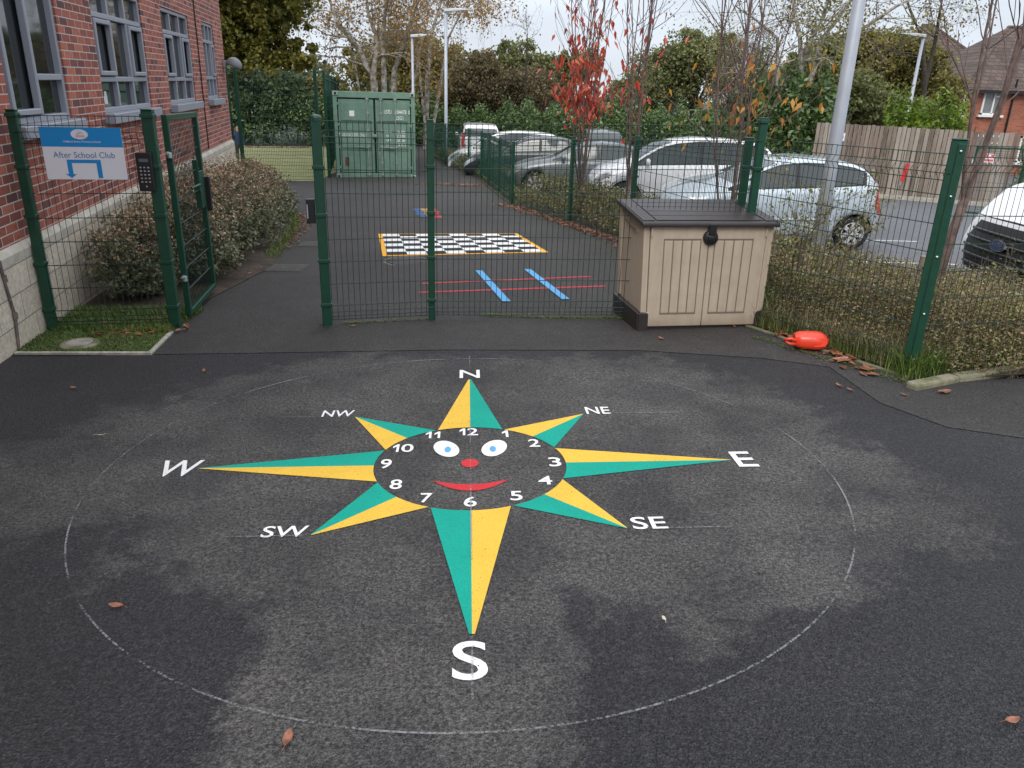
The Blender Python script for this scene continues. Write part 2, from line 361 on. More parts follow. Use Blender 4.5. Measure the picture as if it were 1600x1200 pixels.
# ------------------------------------------------------------------ the ground
def axis(a, b, dense): 
    o = sorted(set([round(v, 3) for v in dense] + list(np.round(a, 3)) + list(np.round(b, 3)))); return o
xsg = sorted(set([-400, -200, -100, -50, -30, -20, -14] + [round(-12+.5*i, 3) for i in range(20)] + [round(-3+.25*i, 3) for i in range(60)] + [14, 20, 30, 50, 100, 200, 400]))
ysg = sorted(set([-60, -20, -10, -5] + [round(.25*i, 3) for i in range(0, 140)] + [23.3, 34, 35, 38, 42, 50, 60, 60.01, 80, 120, 200, 400, 800]))
gm = MB(); gm.grid([[(x, y, gz(x, y)) for x in xsg] for y in ysg])
tag(gm.build('ground', 'tarmac'), kind='structure')
def sheet(name, poly, material, dz, zf=plane, kind='structure'):
    pts = [(p[0], p[1], zf(p[0], p[1])+dz) for p in poly]
    return tag(MB().poly(pts).build(name, material), kind=kind)
def fe(y, off=.0): return (fence_x(y)+off, y)
seam = [G(-120, 556), G(100, 556), G(400, 552), G(700, 547), G(1000, 548), G(1190, 560), G(1296, 574), G(1375, 630), G(1480, 668), G(1700, 700)]
pth = [(p.x, p.y) for p in seam] + [(7.5, 4.6), (6., 5.55)] + [(3.55, 5.35), (2.98, 5.22), (2.12, 6.8), fe(7.1), fe(11.9), fe(14.33), fe(17.26), fe(19.7), fe(22.1), fe(YK)]
tag(MB().poly([(x, y, plane(x, y)+.004) for x, y in pth + [(-8.1, YK), (-6.2, 17.), (-4.6, 8.), (-5.2, 6.2)]]).build('path', 'old_tarmac'), kind='structure')
sheet('path', [(-5.9, YK), fe(YK), fe(26.1), fe(29.4), (-3.6, 33), (-3.6, 40), (-6.2, 40)], 'old_tarmac', .004)
sheet('turf_pitch', [(-14, YK), (-5.95, YK), (-6.6, 39), (-14, 39)], 'turf_green', .006)
sheet('turf_pitch', [(-34, YK), (-14, YK), (-14, 39), (-34, 39)], 'turf_green', .006)
# car park surface lies below the path
cpp = [(4.95, 7.0), (14, 7.4), (40, 8.2), (40, 33.9), (-1., 33.9), (.3, 26), (1.5, 20), (2.6, 15), (3.3, 12.), (3.75, 9.7), (4.95, 8.9)]
sheet('car_park', cpp, 'car_park_tarmac', .005, carz)
sheet('car_park', [(-1., 33.9), (40, 33.9), (40, 44), (-2, 44)], 'car_park_tarmac', .005, lambda x, y: carz(x, 34))
for Y in (11.9, 14.4, 16.9, 19.4):
    x0 = 4.4 if Y < 13 else fence_x(Y)+2.0
    o = sheet('road_line', [(x0, Y), (x0+4.6, Y), (x0+4.6, Y+.09), (x0, Y+.09)], 'worn_white_paint', .009, carz)
# planting bed soil : follows the ground
bed = []
for y in np.concatenate([np.arange(5.3, 7.2, .2), np.arange(7.4, 34, .45)]):
    w = 1.9 if y > 12 else 2.6; x0 = fence_x(y)-.06
    if y < 7.2: w = 5.2
    bed.append([(x0+w*t, y + (.1*w*t if y < 7.2 else 0), gz(x0+w*t, y + (.1*w*t if y < 7.2 else 0))+.02+.05*math.sin(math.pi*min(1, t*1.1))) for t in np.linspace(0, 1, 12)])
tag(MB().grid(bed).build('planting_bed', 'soil', smooth=True), kind='structure')
# bed beside the school wall
BD = Vector((-.1959, .9806, 0)); BO = G(69, 516); BN = Vector((.9806, .1959, 0))
def wp(s, off, dz=0.): p = BO + BD*s + BN*off; p.z = plane(p.x, p.y)+dz; return p
wb = []
for s_ in np.linspace(-.9, 11.6, 40):
    e = G(235, 552) if s_ < -.5 else None
    w = .95 if s_ < .2 else min(2.1, .95+.25*s_) if s_ < 3 else 1.65
    if s_ > 8: w = 1.65-(s_-8)*.25
    wb.append([wp(s_, w*t, .012+.05*math.sin(math.pi*t)*max(0, min(1, (s_-.5)*1.5))) for t in np.linspace(0, 1, 8)])
tag(MB().grid(wb[4:]).build('planting_bed', 'soil', smooth=True), kind='structure')
gp = [G(22, 553), G(235, 553), G(268, 521), G(272, 495), G(80, 495), G(69, 517)]
tag(MB().poly([p+Vector((0, 0, .012)) for p in gp]).build('lawn', 'lawn_base'), kind='structure')
# edging of the little lawn and kerb of the right bed
def run_kerb(name, pts, w, h, material, label, cat, bev=.008):
    b = MB(); P = [Vector(p) for p in pts]
    for a, c in zip(P[:-1], P[1:]):
        d = (c-a); L = d.length; d.normalize(); n = Vector((-d.y, d.x, 0))
        k = max(1, int(L/.9))
        for i in range(k):
            p, q = a+d*(L*i/k), a+d*(L*(i+1)/k-.006)
            b.prism([p+Vector((0, 0, -.1)), p+n*w+Vector((0, 0, -.1)), p+n*w+Vector((0, 0, h)), p+Vector((0, 0, h))], q-p)
    return tag(b.build(name, material, bevel=bev), label, cat)
run_kerb('edging', [G(22, 555), G(237, 555), G(272, 520)], .035, .022, 'pale_edging', 'pale narrow edging strip round the small mossy lawn by the fence', 'edging', .004)
run_kerb('kerb', [G(1432, 612), G(1500, 598), G(1600, 585), G(1760, 565)], .10, .05, 'mossy_concrete', 'mossy concrete kerb along the bed at the right edge', 'kerb', .02)
run_kerb('kerb', [(2.08, 6.95, plane(2.08, 6.95)), (2.93, 5.35, plane(2.93, 5.35))], .04, .015, 'mossy_concrete', 'thin sunken edging between tarmac and bed under the slanting fence', 'edging', .005)

# ------------------------------------------------------------------ painted compass star
_n = Vector((-GA, -GB, 1)).normalized()
ph = .0656; _e1 = Vector((0, 1, 0)).cross(_n).normalized(); _e2 = _n.cross(_e1)
E1 = _e1*math.cos(ph) + _e2*math.sin(ph); E2 = -_e1*math.sin(ph) + _e2*math.cos(ph)
CC = Vector((-.215, 3.767, -.108))
def cu(u, v, h=.004): return CC + E1*u + E2*v + Vector((0, 0, h))
def pol(r, a, h=.004): a = R(a); return cu(r*math.sin(a), r*math.cos(a), h)
def text_mesh(txt, name, material, M4, size=(1, 1), parent=None, bold=.0, thick=0., align='CENTER'):
    """lettering scaled so that its bounding box has the given size, centred on the origin of M4 (x right, y up)"""
    cu_ = bpy.data.curves.new('lettering', 'FONT'); cu_.body = txt; cu_.offset = bold; cu_.resolution_u = 6; cu_.extrude = thick
    o = bpy.data.objects.new('lettering', cu_); C.objects.link(o)
    dg = bpy.context.evaluated_depsgraph_get(); me = bpy.data.meshes.new_from_object(o.evaluated_get(dg)); bpy.data.objects.remove(o)
    co = np.empty(len(me.vertices)*3); me.vertices.foreach_get('co', co); co = co.reshape(-1, 3)
    lo, hi = co.min(0), co.max(0); sx = size[0]/(hi[0]-lo[0]) if size[0] else size[1]/(hi[1]-lo[1]); sy = size[1]/(hi[1]-lo[1]) if size[1] else sx
    co = (co-(lo+hi)/2)*np.array([sx, sy, 1]); me.vertices.foreach_set('co', co.ravel())
    me.transform(M4); me.materials.clear(); me.materials.append(MATS[material]); me.name = name
    ob = bpy.data.objects.new(name, me); C.objects.link(ob)
    if parent: ob.parent = parent
    me.update(); return ob
def plane_mtx(o, ex, ey):
    ez = Vector(ex).cross(Vector(ey)).normalized(); M = Matrix((Vector(ex), Vector(ey), ez)).transposed().to_4x4(); M.translation = Vector(o); return M
star = empty('compass_star', 'yellow and teal painted compass star with a smiling clock face on dark tarmac', 'painted marking', (0, 0, 0))
RI = .527
for k, (a, tip) in enumerate([(0, 1.44), (45, 1.03), (90, 1.455), (135, 1.025), (180, 1.468), (225, 1.03), (270, 1.462), (315, 1.03)]):
    hw = 21.9; 
    for sgn in (-1, 1):
        left_col = 'yellow_paint' if a in (0, 45, 90, 135) else 'teal_paint'
        right_col = 'teal_paint' if left_col == 'yellow_paint' else 'yellow_paint'
        if a in (225, 270, 315): pass
        col = left_col if sgn < 0 else right_col
        # colours as seen: N yellow west/teal east; E yellow north/teal south; S teal west/yellow east; W teal north/yellow south
        if a in (0, 45, 90, 135): col = 'yellow_paint' if sgn < 0 else 'teal_paint'
        if a in (180, 225, 270, 315): col = 'yellow_paint' if sgn < 0 else 'teal_paint'
        arc = [pol(RI, a+sgn*hw*i/10) for i in range(11)]
        t1 = pol(tip, a); wv = (pol(tip, a+sgn*.42)) if a in (0, 180) else pol(tip, a+sgn*.15)
        MB().poly(([t1, wv] + arc[::-1]) if sgn > 0 else ([wv, t1] + arc)).build('ray', col, star)
letters = [('N', .0, 1.571, .150, .19, 0), ('NE', .833, .791, .158, .125, 0), ('E', 1.535, .010, .115, .20, 0), ('SE', .838, -.681, .165, .114, 0),
           ('S', -.008, -1.611, .125, .205, 0), ('SW', -.853, -.693, .205, .10, .0), ('W', -1.572, .005, .215, .20, .0), ('NW', -.845, .790, .20, .11, 0)]
for tx, u, v, w, h, sh in letters:
    text_mesh(tx, 'letter', 'white_paint', plane_mtx(cu(u, v), E1, E2), (w, h), star, .010)
nums = [('12', -.006, .458, .109, .112), ('1', .216, .420, .042, .10), ('2', .374, .275, .066, .11), ('3', .467, .011, .068, .118), ('4', .391, -.215, .074, .10), ('5', .229, -.383, .062, .10),
        ('6', -.003, -.437, .064, .104), ('7', -.222, -.388, .060, .10), ('8', -.387, -.232, .062, .11), ('9', -.464, .020, .060, .118), ('10', -.384, .229, .115, .112), ('11', -.222, .417, .074, .10)]
def one(u, v, w, h):   # a numeral one with its flag
    p = [(-.06, -.5), (.26, -.5), (.26, .5), (-.02, .5), (-.5, .22), (-.5, -.02), (-.06, .20)]
    return MB().poly([cu(u+x*w, v+y*h) for x, y in p]).build('clock_number', 'white_paint', star)
for tx, u, v, w, h in nums:
    if tx == '1': one(u, v, .05, .10)
    elif tx == '11': one(u-.022, v, .046, .10); one(u+.030, v, .046, .10)
    elif tx[0] == '1': one(u-w*.33, v, .046, h*.97); text_mesh(tx[1], 'clock_number', 'white_paint', plane_mtx(cu(u+w*.19, v), E1, E2), (w*.60, h), star, .012)
    else: text_mesh(tx, 'clock_number', 'white_paint', plane_mtx(cu(u, v), E1, E2), (w, h), star, .012)
def disc(u, v, ru, rv, name, m, par, rot=0., h=.004, n=40, pw=2.):
    pts = []
    for i in range(n):
        t = 2*math.pi*i/n; x, y = math.cos(t)*ru, math.sin(t)*rv; pts.append(cu(u+x*math.cos(rot)-y*math.sin(rot), v+x*math.sin(rot)+y*math.cos(rot), h))
    return MB().poly(pts).build(name, m, par)
for sx in (-1, 1):
    ey = disc(sx*.138, .212, .070, .118, 'eye', 'white_paint', star, sx*-.28 if sx > 0 else .28)
    disc(sx*.129, .195, .018, .037, 'pupil', 'light_blue_paint', ey, 0, .007)
disc(-.003, .012, .048, .055, 'nose', 'red_paint', star)
mp_ = [cu(-.20+.40*i/20, -.196-.050*(1-(1-i/10)**2)) for i in range(21)] + [cu(.20-.40*i/20, -.196-.122*(1-(1-i/10)**2)) for i in range(1, 20)]
b = MB()
for i in range(20):
    x0, x1 = -.2+.02*i, -.2+.02*(i+1); f1 = lambda x: -.196-.050*(1-(x/.2)**2); f2 = lambda x: -.196-.124*(1-(x/.2)**2)
    b.quad(cu(x0, f2(x0)), cu(x1, f2(x1)), cu(x1, f1(x1)), cu(x0, f1(x0)))
b.build('mouth', 'red_paint', star)
def strip(b, pts, w, h=.003):
    P = [Vector(p) for p in pts]
    for i in range(len(P)-1):
        d = (P[i+1]-P[i]); n = Vector((-d.y, d.x, 0)).normalized()*w/2; b.quad(P[i]-n, P[i+1]-n, P[i+1]+n, P[i]+n)
b = MB(); RC = 1.95
strip(b, [cu(RC*math.cos(2*math.pi*i/180), RC*math.sin(2*math.pi*i/180), .006) for i in range(181)], .008)
tag(b.build('chalk_circle', 'chalk'), 'large thin chalk circle drawn round the painted star', 'chalk line')
def chalkline(a, c, label, w=.007, h=.0075):
    b = MB(); strip(b, [cu(*a, h), cu(*c, h)], w); tag(b.build('chalk_line', 'chalk'), label, 'chalk line', 'chalk guide lines')
chalkline((0, -1.82), (0, 2.0), 'long chalk line running from N to S through the face', .008, .0115)
chalkline((.90, .735), (1.36, .735), 'short chalk line under the letters NE', .006)
chalkline((-.92, .735), (-1.33, .735), 'short chalk line under the letters NW', .006)
chalkline((.74, -.735), (1.22, -.735), 'short chalk line under the letters SE', .006)
chalkline((-.76, -.735), (-1.26, -.735), 'short chalk line under the letters SW', .006)
chalkline((-.09, .015), (.09, .015), 'tiny chalk cross line behind the red nose', .004, .003)

# ------------------------------------------------------------------ other painted games
def bil(c, u, v):   # c: near-left, near-right, far-right, far-left
    a = c[0].lerp(c[1], u); d = c[3].lerp(c[2], u); return a.lerp(d, v)
def up(p, h): return Vector((p.x, p.y, plane(p.x, p.y)+h))
ch = empty('chessboard', 'black and white painted chessboard with amber border behind the fence', 'painted marking')
cc = [G(598, 401), G(857, 395), G(808, 365.5), G(591, 366)]
MB().poly([up(p, .008) for p in cc]).build('border', 'amber_paint', ch)
wb_, bb_ = MB(), MB(); e0, e1, v0, v1 = .028, .972, .03, .97
for i in range(8):
    for j in range(8):
        q = [up(bil(cc, e0+(e1-e0)*(i+a)/8, v0+(v1-v0)*(j+c)/8), .012) for a, c in ((0, 0), (1, 0), (1, 1), (0, 1))]
        (bb_ if (i+j) % 2 == 0 else wb_).quad(*q)
wb_.build('white_squares', 'white_paint', ch); bb_.build('black_squares', 'black_paint', ch)
tt = empty('noughts_and_crosses_grid', 'crossed red and blue painted lines in front of the chessboard', 'painted marking')
for (x0, y0, x1, y1, w, m_, h) in [(660, 444, 923, 433, .06, 'worn_red_paint', .009), (655, 458, 946, 448, .06, 'worn_red_paint', .009), (748, 424, 792, 473, .085, 'light_blue_paint', .013), (824, 422, 884, 469, .085, 'light_blue_paint', .013)]:
    a, c = G(x0, y0), G(x1, y1); b = MB(); strip(b, [up(a, h), up(c, h)], w); b.build('line', m_, tt)
ng = empty('number_grid', 'small worn blue, amber and red painted grid beyond the chessboard', 'painted marking')
nc_ = [G(658, 341), G(692, 341), G(683, 326), G(646, 326)]
for i in range(3):
    for j in range(4):
        q = [up(bil(nc_, (i*1.04+a*.96)/3.1 - .06*(j % 2), (j+c*.86)/4), .009) for a, c in ((0, 0), (1, 0), (1, 1), (0, 1))]
        MB().quad(*q).build('square', ['worn_blue_paint', 'worn_amber_paint', 'worn_red_paint'][i], ng)

# drains
def drain(px0, py0, px1, py1, label, holes=True):
    a, c = G(px0, py0), G(px1, py1); t = empty('drain_cover', label, 'drain cover')
    x0, x1 = sorted((a.x, c.x)); y0, y1 = sorted((a.y, c.y))
    P = lambda x, y, h: Vector((x, y, plane(x, y)+h))
    MB().poly([P(x0, y0, .008), P(x1, y0, .008), P(x1, y1, .008), P(x0, y1, .008)]).build('frame', 'worn_iron', t)
    b = MB(); nx, ny = 12, 6
    for i in range(nx):
        for j in range(ny):
            u, v = x0+.03+(x1-x0-.06)*(i+.5)/nx, y0+.03+(y1-y0-.06)*(j+.5)/ny
            b.box((u, v, plane(u, v)+.010), ((x1-x0)/nx*.5, (y1-y0)/ny*.5, .008))
    b.build('tread', 'iron_stud', t)
mat('worn_iron', (.045, .042, .040), .7, .3, .3, 30); mat('iron_stud', (.13, .12, .11), .6, .3, .3, 30)
drain(407, 425, 487, 414, 'rectangular studded iron drain cover on the path inside the gate')
drain(459, 386, 520, 378, 'farther rectangular iron drain cover on the path behind the fence')
c0 = G(637, 409); t_ = empty('manhole_cover', 'round iron manhole cover flush in tarmac in front of chessboard', 'manhole cover', c0)
MB().lathe([(.001, .010), (.26, .010), (.26, .004)], (0, 0, 0), sides=36).build('lid', 'worn_iron', t_)
MB().lathe([(.285, .009), (.32, .009), (.325, .004)], (0, 0, 0), sides=36).build('frame', 'iron_stud', t_)
c0 = G(125, 541)
t_ = empty('chamber_cover', 'round grey concrete chamber lid in the mossy lawn by the corner', 'manhole cover', c0)
MB().lathe([(.001, .035), (.13, .035), (.15, .025), (.155, .0)], (0, 0, 0), sides=28).build('ring', 'mossy_concrete', t_)
MB().lathe([(.001, .041), (.085, .041), (.10, .036)], (0, 0, 0), sides=28).build('lid', 'concrete', t_)

# ------------------------------------------------------------------ school building
ang = math.atan2(BD.y, BD.x)
school = empty('school_building', 'red brick school building with pale block plinth and grey framed windows', 'building', BO, ang)
# local frame: x along the wall, -y outwards, z up ; courses climb slightly with the ground
def wsh(b): b.v = [(x, y, z + .013*x) for x, y, z in b.v]; return b
Z0 = -BO.z  # world z -> local z offset
def lz(z): return z - BO.z
S0, S1 = -7., 11.62; ZP = .55
wins = [(-2.75, -1.2), (.19, 1.62), (2.72, 4.88), (6.04, 8.05), (9.27, 10.5)]
ZB, ZT = 1.44, 2.80
holes = [(a, c, lz(ZB), lz(ZT)) for a, c in wins[1:]] + [(-4.2, -2.2, lz(ZB), lz(ZT))]
xs_ = sorted({S0, S1, *[h[0] for h in holes], *[h[1] for h in holes]}); zs_ = [lz(ZP), lz(ZB), lz(ZT), lz(4.2), lz(6.6)]
b = MB()
for x0, x1 in zip(xs_[:-1], xs_[1:]):
    for z0, z1 in zip(zs_[:-1], zs_[1:]):
        if any(h[0] <= x0 < h[1] and h[2] <= z0 < h[3] for h in holes): continue
        b.quad((x0, 0, z0), (x1, 0, z0), (x1, 0, z1), (x0, 0, z1))
for h in holes:
    D_ = .11
    b.quad((h[0], 0, h[2]), (h[0], D_, h[2]), (h[0], D_, h[3]), (h[0], 0, h[3])); b.quad((h[1], D_, h[2]), (h[1], 0, h[2]), (h[1], 0, h[3]), (h[1], D_, h[3]))
    b.quad((h[0], 0, h[3]), (h[0], D_, h[3]), (h[1], D_, h[3]), (h[1], 0, h[3]))
b.quad((S1, 0, lz(ZP)), (S1, 9, lz(ZP)), (S1, 9, lz(6.6)), (S1, 0, lz(6.6)))
b.quad((S0, 9, lz(ZP)), (S0, 0, lz(ZP)), (S0, 0, lz(6.6)), (S0, 9, lz(6.6)))
wsh(b).build('wall', 'red_brick', school)
b = MB(); b.box(((S0+S1)/2, 4.46, (lz(ZP)-.12-1.4)/2), (S1-S0+.08, 9, lz(ZP)-.12+1.4))
wsh(b).build('plinth', 'cream_block', school)
b = MB(); n_ = 41
for i in range(n_):
    x0 = S0+(S1-S0+.04)*i/n_; x1 = S0+(S1-S0+.04)*(i+1)/n_-.006
    b.prism([(x0, .05, lz(ZP)-.118), (x0, -.04, lz(ZP)-.118), (x0, -.04, lz(ZP)-.055), (x0, -.002, lz(ZP)+.0), (x0, .05, lz(ZP)+.0)], (x1-x0, 0, 0))
mat('concrete_cream', (.50, .46, .39), .85, 0, .25, 5, .3, 50)
wsh(b).build('coping', 'concrete_cream', school)
def tilemat():
    M, t, b_, N = nodes('roof_tile'); tcn = N('ShaderNodeTexCoord'); s_ = N('ShaderNodeSeparateXYZ', {0: tcn.outputs['Object']})
    cb = N('ShaderNodeCombineXYZ', {0: s_.outputs[0], 1: s_.outputs[2]})
    br = N('ShaderNodeTexBrick', {'Vector': cb.outputs[0], 'Scale': 1., 'Brick Width': .3, 'Row Height': .17, 'Mortar Size': .018, 'Mortar Smooth': .6, 'Color1': (.065, .043, .035, 1), 'Color2': (.105, .072, .058, 1), 'Mortar': (.02, .017, .016, 1)})
    n = N('ShaderNodeTexNoise', {'Vector': tcn.outputs['Object'], 'Scale': 1.5, 'Detail': 5.}); k = N('ShaderNodeMapRange', {0: n.outputs[0], 1: .3, 2: .7, 3: .75, 4: 1.3})
    c = N('ShaderNodeVectorMath', {0: br.outputs[0], 'Scale': k.outputs[0]}, operation='SCALE'); t.links.new(c.outputs[0], b_.inputs['Base Color']); b_.inputs['Roughness'].default_value = .85
tilemat()
MB().prism([(S0, -.5, 6.95), (S0, 4.5, 9.6), (S0, 9.5, 6.95), (S0, 9.5, 6.8), (S0, -.5, 6.8)], (S1-S0+.3, 0, 0)).build('roof', 'roof_tile', school)
# blinds / dark room behind the glass
mat('window_paper', (.55, .56, .55), .7)
def bar(b, x0, x1, z0, z1, y0=.02, y1=.09): b.box(((x0+x1)/2, (y0+y1)/2, (z0+z1)/2), (x1-x0, y1-y0, z1-z0))
def school_window(x0, x1, cols, rows, label, casements):
    z0, z1 = lz(ZB), lz(ZT); b = MB(); T = .055; SH = .013*(x0+x1)/2
    sh = lambda b: setattr(b, 'v', [(x, y, z + .013*x) for x, y, z in b.v]) or b
    bar(b, x0, x0+T, z0, z1); bar(b, x1-T, x1, z0, z1); bar(b, x0+T, x1-T, z0, z0+T); bar(b, x0+T, x1-T, z1-T, z1)
    cx = [x0] + cols + [x1]; rz = [z0] + [lz(r) for r in rows] + [z1]
    for c in cols: bar(b, c-T/2, c+T/2, z0+T, z1-T, .022, .088)
    for r in rz[1:-1]:
        if not casements.get('full'): bar(b, x0+T, x1-T, r-T/2, r+T/2, .018, .086)
        else: bar(b, cols[0]+T/2, x1-T, r-T/2, r+T/2, .018, .086)
    w = sh(b).build('window', 'grey_frame', school, bevel=.006, seg=1)
    if label: w['label'] = label
    g = MB().quad((x0+T, .075, z0+T), (x1-T, .075, z0+T), (x1-T, .075, z1-T), (x0+T, .075, z1-T)); sh(g).build('pane', 'window_glass', w)
    k = .05
    for (a0, a1, r0_, r1_) in casements.get('c', []):
        c = MB()
        a0 += .01; a1 -= .01; r0_ = lz(r0_)+.01; r1_ = lz(r1_)-.01
        bar(c, a0, a0+k, r0_, r1_, -.005, .06); bar(c, a1-k, a1, r0_, r1_, -.005, .06); bar(c, a0+k, a1-k, r0_, r0_+k, -.005, .06); bar(c, a0+k, a1-k, r1_-k, r1_, -.005, .06)
        sh(c).build('casement', 'grey_frame', w, bevel=.008, seg=1)
    s_ = MB(); s_.box(((x0+x1)/2, -.01, z0-.055), (x1-x0+.1, .2, .11)); sh(s_).build('sill', 'grey_frame', w, bevel=.008, seg=1)
    return w
def third(a, c): return [a+(c-a)/3, a+2*(c-a)/3]
school_window(.19, 1.62, [.93], [1.82], 'large nearest window with a tall opening casement', {'full': 1, 'c': [(.25, .90, ZB+.06, ZT-.06)]})
for a, c in wins[2:4]:
    t3 = third(a, c); w = school_window(a, c, t3, [1.80, 2.47], None, {'c': [(a+.055, t3[0]-.02, 1.83, 2.44), (t3[1]+.02, c-.055, 1.83, 2.44)]})
a, c = wins[4]; t3 = third(a, c); school_window(a, c, [a+(c-a)*.36, a+(c-a)*.68], [1.82, 2.47], None, {'c': [(a+(c-a)*.68, c-.055, 1.85, 2.44)]})
school_window(-4.2, -2.2, third(-4.2, -2.2), [1.80, 2.47], None, {'c': []})
# papers pinned inside the lower panes of the second window
ww = [o for o in school.children if o.name.startswith('window')][1]
for (xa, za, w_, h_) in [(2.85, 1.53, .10, .08), (2.99, 1.53, .13, .09), (3.02, 1.62, .09, .05), (3.53, 1.58, .13, .09)]:
    q = MB().quad((xa, .073, lz(za)+.013*xa), (xa+w_, .073, lz(za)+.013*xa), (xa+w_, .073, lz(za)+h_+.013*xa), (xa, .073, lz(za)+h_+.013*xa)); q.build('paper', 'window_paper', ww)
MB().tube([(8.66, -.012, lz(.60)+.11), (8.665, -.012, lz(3.3)), (8.66, -.012, lz(6.)) ], .010, 6).build('cable', 'black_rubber', school)
# rusty conduit at the near end of the plinth
mat('conduit_grey', (.16, .13, .115), .8, 0, .4, 20)
MB().tube([(-.66, -.05, lz(-.22)), (-.62, -.055, lz(.05)), (-.66, -.05, lz(.30)), (-.69, -.055, lz(.50))], .012, 6).tube([(-.62, -.055, lz(.02)), (-.62, -.055, lz(.07))], .022, 8).tube([(-.655, -.05, lz(.33)), (-.66, -.05, lz(.38))], .022, 8).build('conduit', 'conduit_grey', school)
mat('lamp_grey', (.20, .21, .23), .5)
def wall_lamp(s, z, label):
    p = BO + BD*s; t = empty('wall_lamp', label, 'wall lamp', (p.x, p.y, z), ang)
    MB().box((0, -.04, 0), (.12, .08, .14)).build('bracket', 'grey_frame', t, bevel=.01)
    pr_ = [(.17*math.sin(R(a)), .17*math.cos(R(a))) for a in range(0, 91, 10)] + [(.16, -.02), (.001, -.02)]
    MB().lathe(pr_, (0, -.22, -.03), (0, -.35, 1), 24).build('shade', 'lamp_grey', t, smooth=True)
wall_lamp(11.35, 2.25, 'grey domed wall lamp on the far corner of the brick building')

# ------------------------------------------------------------------ fences
def v_profile(h):
    """offset of the wires across the panel: folds near foot and top"""
    pts = [(0., 0.)]
    for c in ([.13, h-.13] if h < 2.4 else [.13, 1.0, 2.0, h-.13]): pts += [(c-.05, 0), (c, .035), (c+.05, 0)]
    return pts + [(h, 0.)]
def panel(a, c, h0, h1, parent, material='green_wire', r=.0025, sp=.05, hs=.2, name='wire_panel', flip=1, g0=.04, rows=None, hfrac=None):
    """a,c ground points; h0,h1 heights at the ends"""
    a = Vector(a); c = Vector(c); L = (c-a).length; dxy = Vector((c.x-a.x, c.y-a.y, 0)).normalized(); nn = Vector((dxy.y, -dxy.x, 0))*flip; b = MB()
    n = max(1, int(round(L/sp)))
    for i in range(n+1):
        t = i/n; p = a.lerp(c, t); h = h0+(h1-h0)*t
        b.tube([p+nn*o+Vector((0, 0, g0+(h-g0)*z/h)) for z, o in v_profile(h)], r, 4, False)
    zs = rows or ([.05, .08, .13, .18] + [.18+hs*k for k in range(1, int((min(h0, h1)-.36)/hs)+1)] + [h0-.18, h0-.13, h0-.08, h0-.005])
    prof = v_profile(h0)
    for z in sorted(set(round(z, 3) for z in zs)):
        o = float(np.interp(z, [q[0] for q in prof], [q[1] for q in prof]))
        z1 = z if z < h0*.5 else h1-(h0-z)
        for s_ in ((-1, 1) if r < .0027 else (1,)):
            b.tube([a+nn*(o+s_*r*1.7)+Vector((0, 0, max(z, g0))), c+nn*(o+s_*r*1.7)+Vector((0, 0, max(z1, g0)))], r*1.15, 4, False)
    return b.build(name, material, parent)
def post(p, h, parent, w=.06, d=.06, rz=0., clips=True, cap='flat', name='post', m='green_coated_steel'):
    MATS.setdefault('green_coated_steel', G_)
    p = Vector(p); q = Matrix.Translation(p) @ Matrix.Rotation(rz, 4, 'Z'); b = MB(); b.box((0, 0, h/2-.15), (w, d, h+.3), q)
    if cap == 'dome':
        b2 = MB(); b2.lathe([(w*.62, h-.02), (w*.62, h+.012), (w*.5, h+.028), (.001, h+.036)], p, (0, 0, 1), 16); n = len(b.v); b.v += b2.v; b.f += [tuple(i+n for i in f) for f in b2.f]
    else: b.box((0, 0, h+.006), (w+.008, d+.008, .012), q)
    o = b.build(name, m, parent, bevel=.006, seg=1)
    if clips:
        z = .2
        while z < h: MB().box((0, -.004, z), (w+.016, d+.022, .03), q).build('clamp', m, o, bevel=.003, seg=1); z += .4
    return o
MATS['green_coated_steel'] = G_
pL, pG, pG2, pM, pC, pR = G(84, 517), G(275, 511), G(512, 508), G(675, 500), Vector((2.13, 7.07, plane(2.13, 7.07))), G(1418, 584)
def rzof(a, c): return math.atan2(c.y-a.y, c.x-a.x)
f1 = empty('mesh_fence', 'green wire mesh fence panel carrying the blue and white sign', 'fence', pL); f1.location = (0, 0, 0)
WR = 1
panel(pL, pG, 1.80, 1.80, f1); post(pL, 1.83, f1, .075, .06, rzof(pL, pG)); post(pG, 1.84, f1, .09, .09, rzof(pL, pG))
f2 = empty('mesh_fence', 'green wire mesh fence across the front of the painted chessboard', 'fence')
panel(pG2, pM, 1.78, 1.76, f2); panel(pM, pC, 1.76, 1.77, f2); post(pG2, 1.79, f2, .085, .085, rzof(pG2, pM), cap='dome'); post(pM, 1.78, f2, .06, .06, rzof(pM, pC)); post(pC, 1.82, f2, .07, .06, rzof(pM, pC))
mat('bolt_steel', (.6, .6, .6), .3, .9)
f3 = empty('mesh_fence', 'slanting green mesh fence between storage box and right corner post', 'fence')
panel(pC+Vector((.04, -.05, 0)), pR, 1.66, 1.60, f3)
o = post(pR, 1.69, f3, .10, .05, rzof(pC, pR)+.5, clips=False); dd = Vector((-.62, -.78, 0))
cv = MB(); q = Matrix.Translation(pR) @ Matrix.Rotation(rzof(pC, pR)+.5, 4, 'Z'); cv.box((.022, -.031, .84), (.045, .012, 1.66), q); cv.build('cover_strip', G_, o, bevel=.003, seg=1)
for z in (.13, .48, .9, 1.32, 1.62):
    MB().lathe([(.001, .012), (.008, .010), (.010, 0)], q @ Vector((.022, -.037, z)), (q.to_3x3() @ Vector((0, -1, 0))), 10).build('bolt', 'bolt_steel', o, smooth=True)
f4 = empty('mesh_fence', 'green mesh fence panel over the kerbed bed at the right edge', 'fence')
pE = Vector((5.45, 5.95, plane(5.45, 5.95))); pR2 = pR + Vector((.05, .02, 0))
panel(pR2, pE, 1.66, 1.62, f4); post(pE, 1.69, f4, .06, .06, rzof(pR, pE))
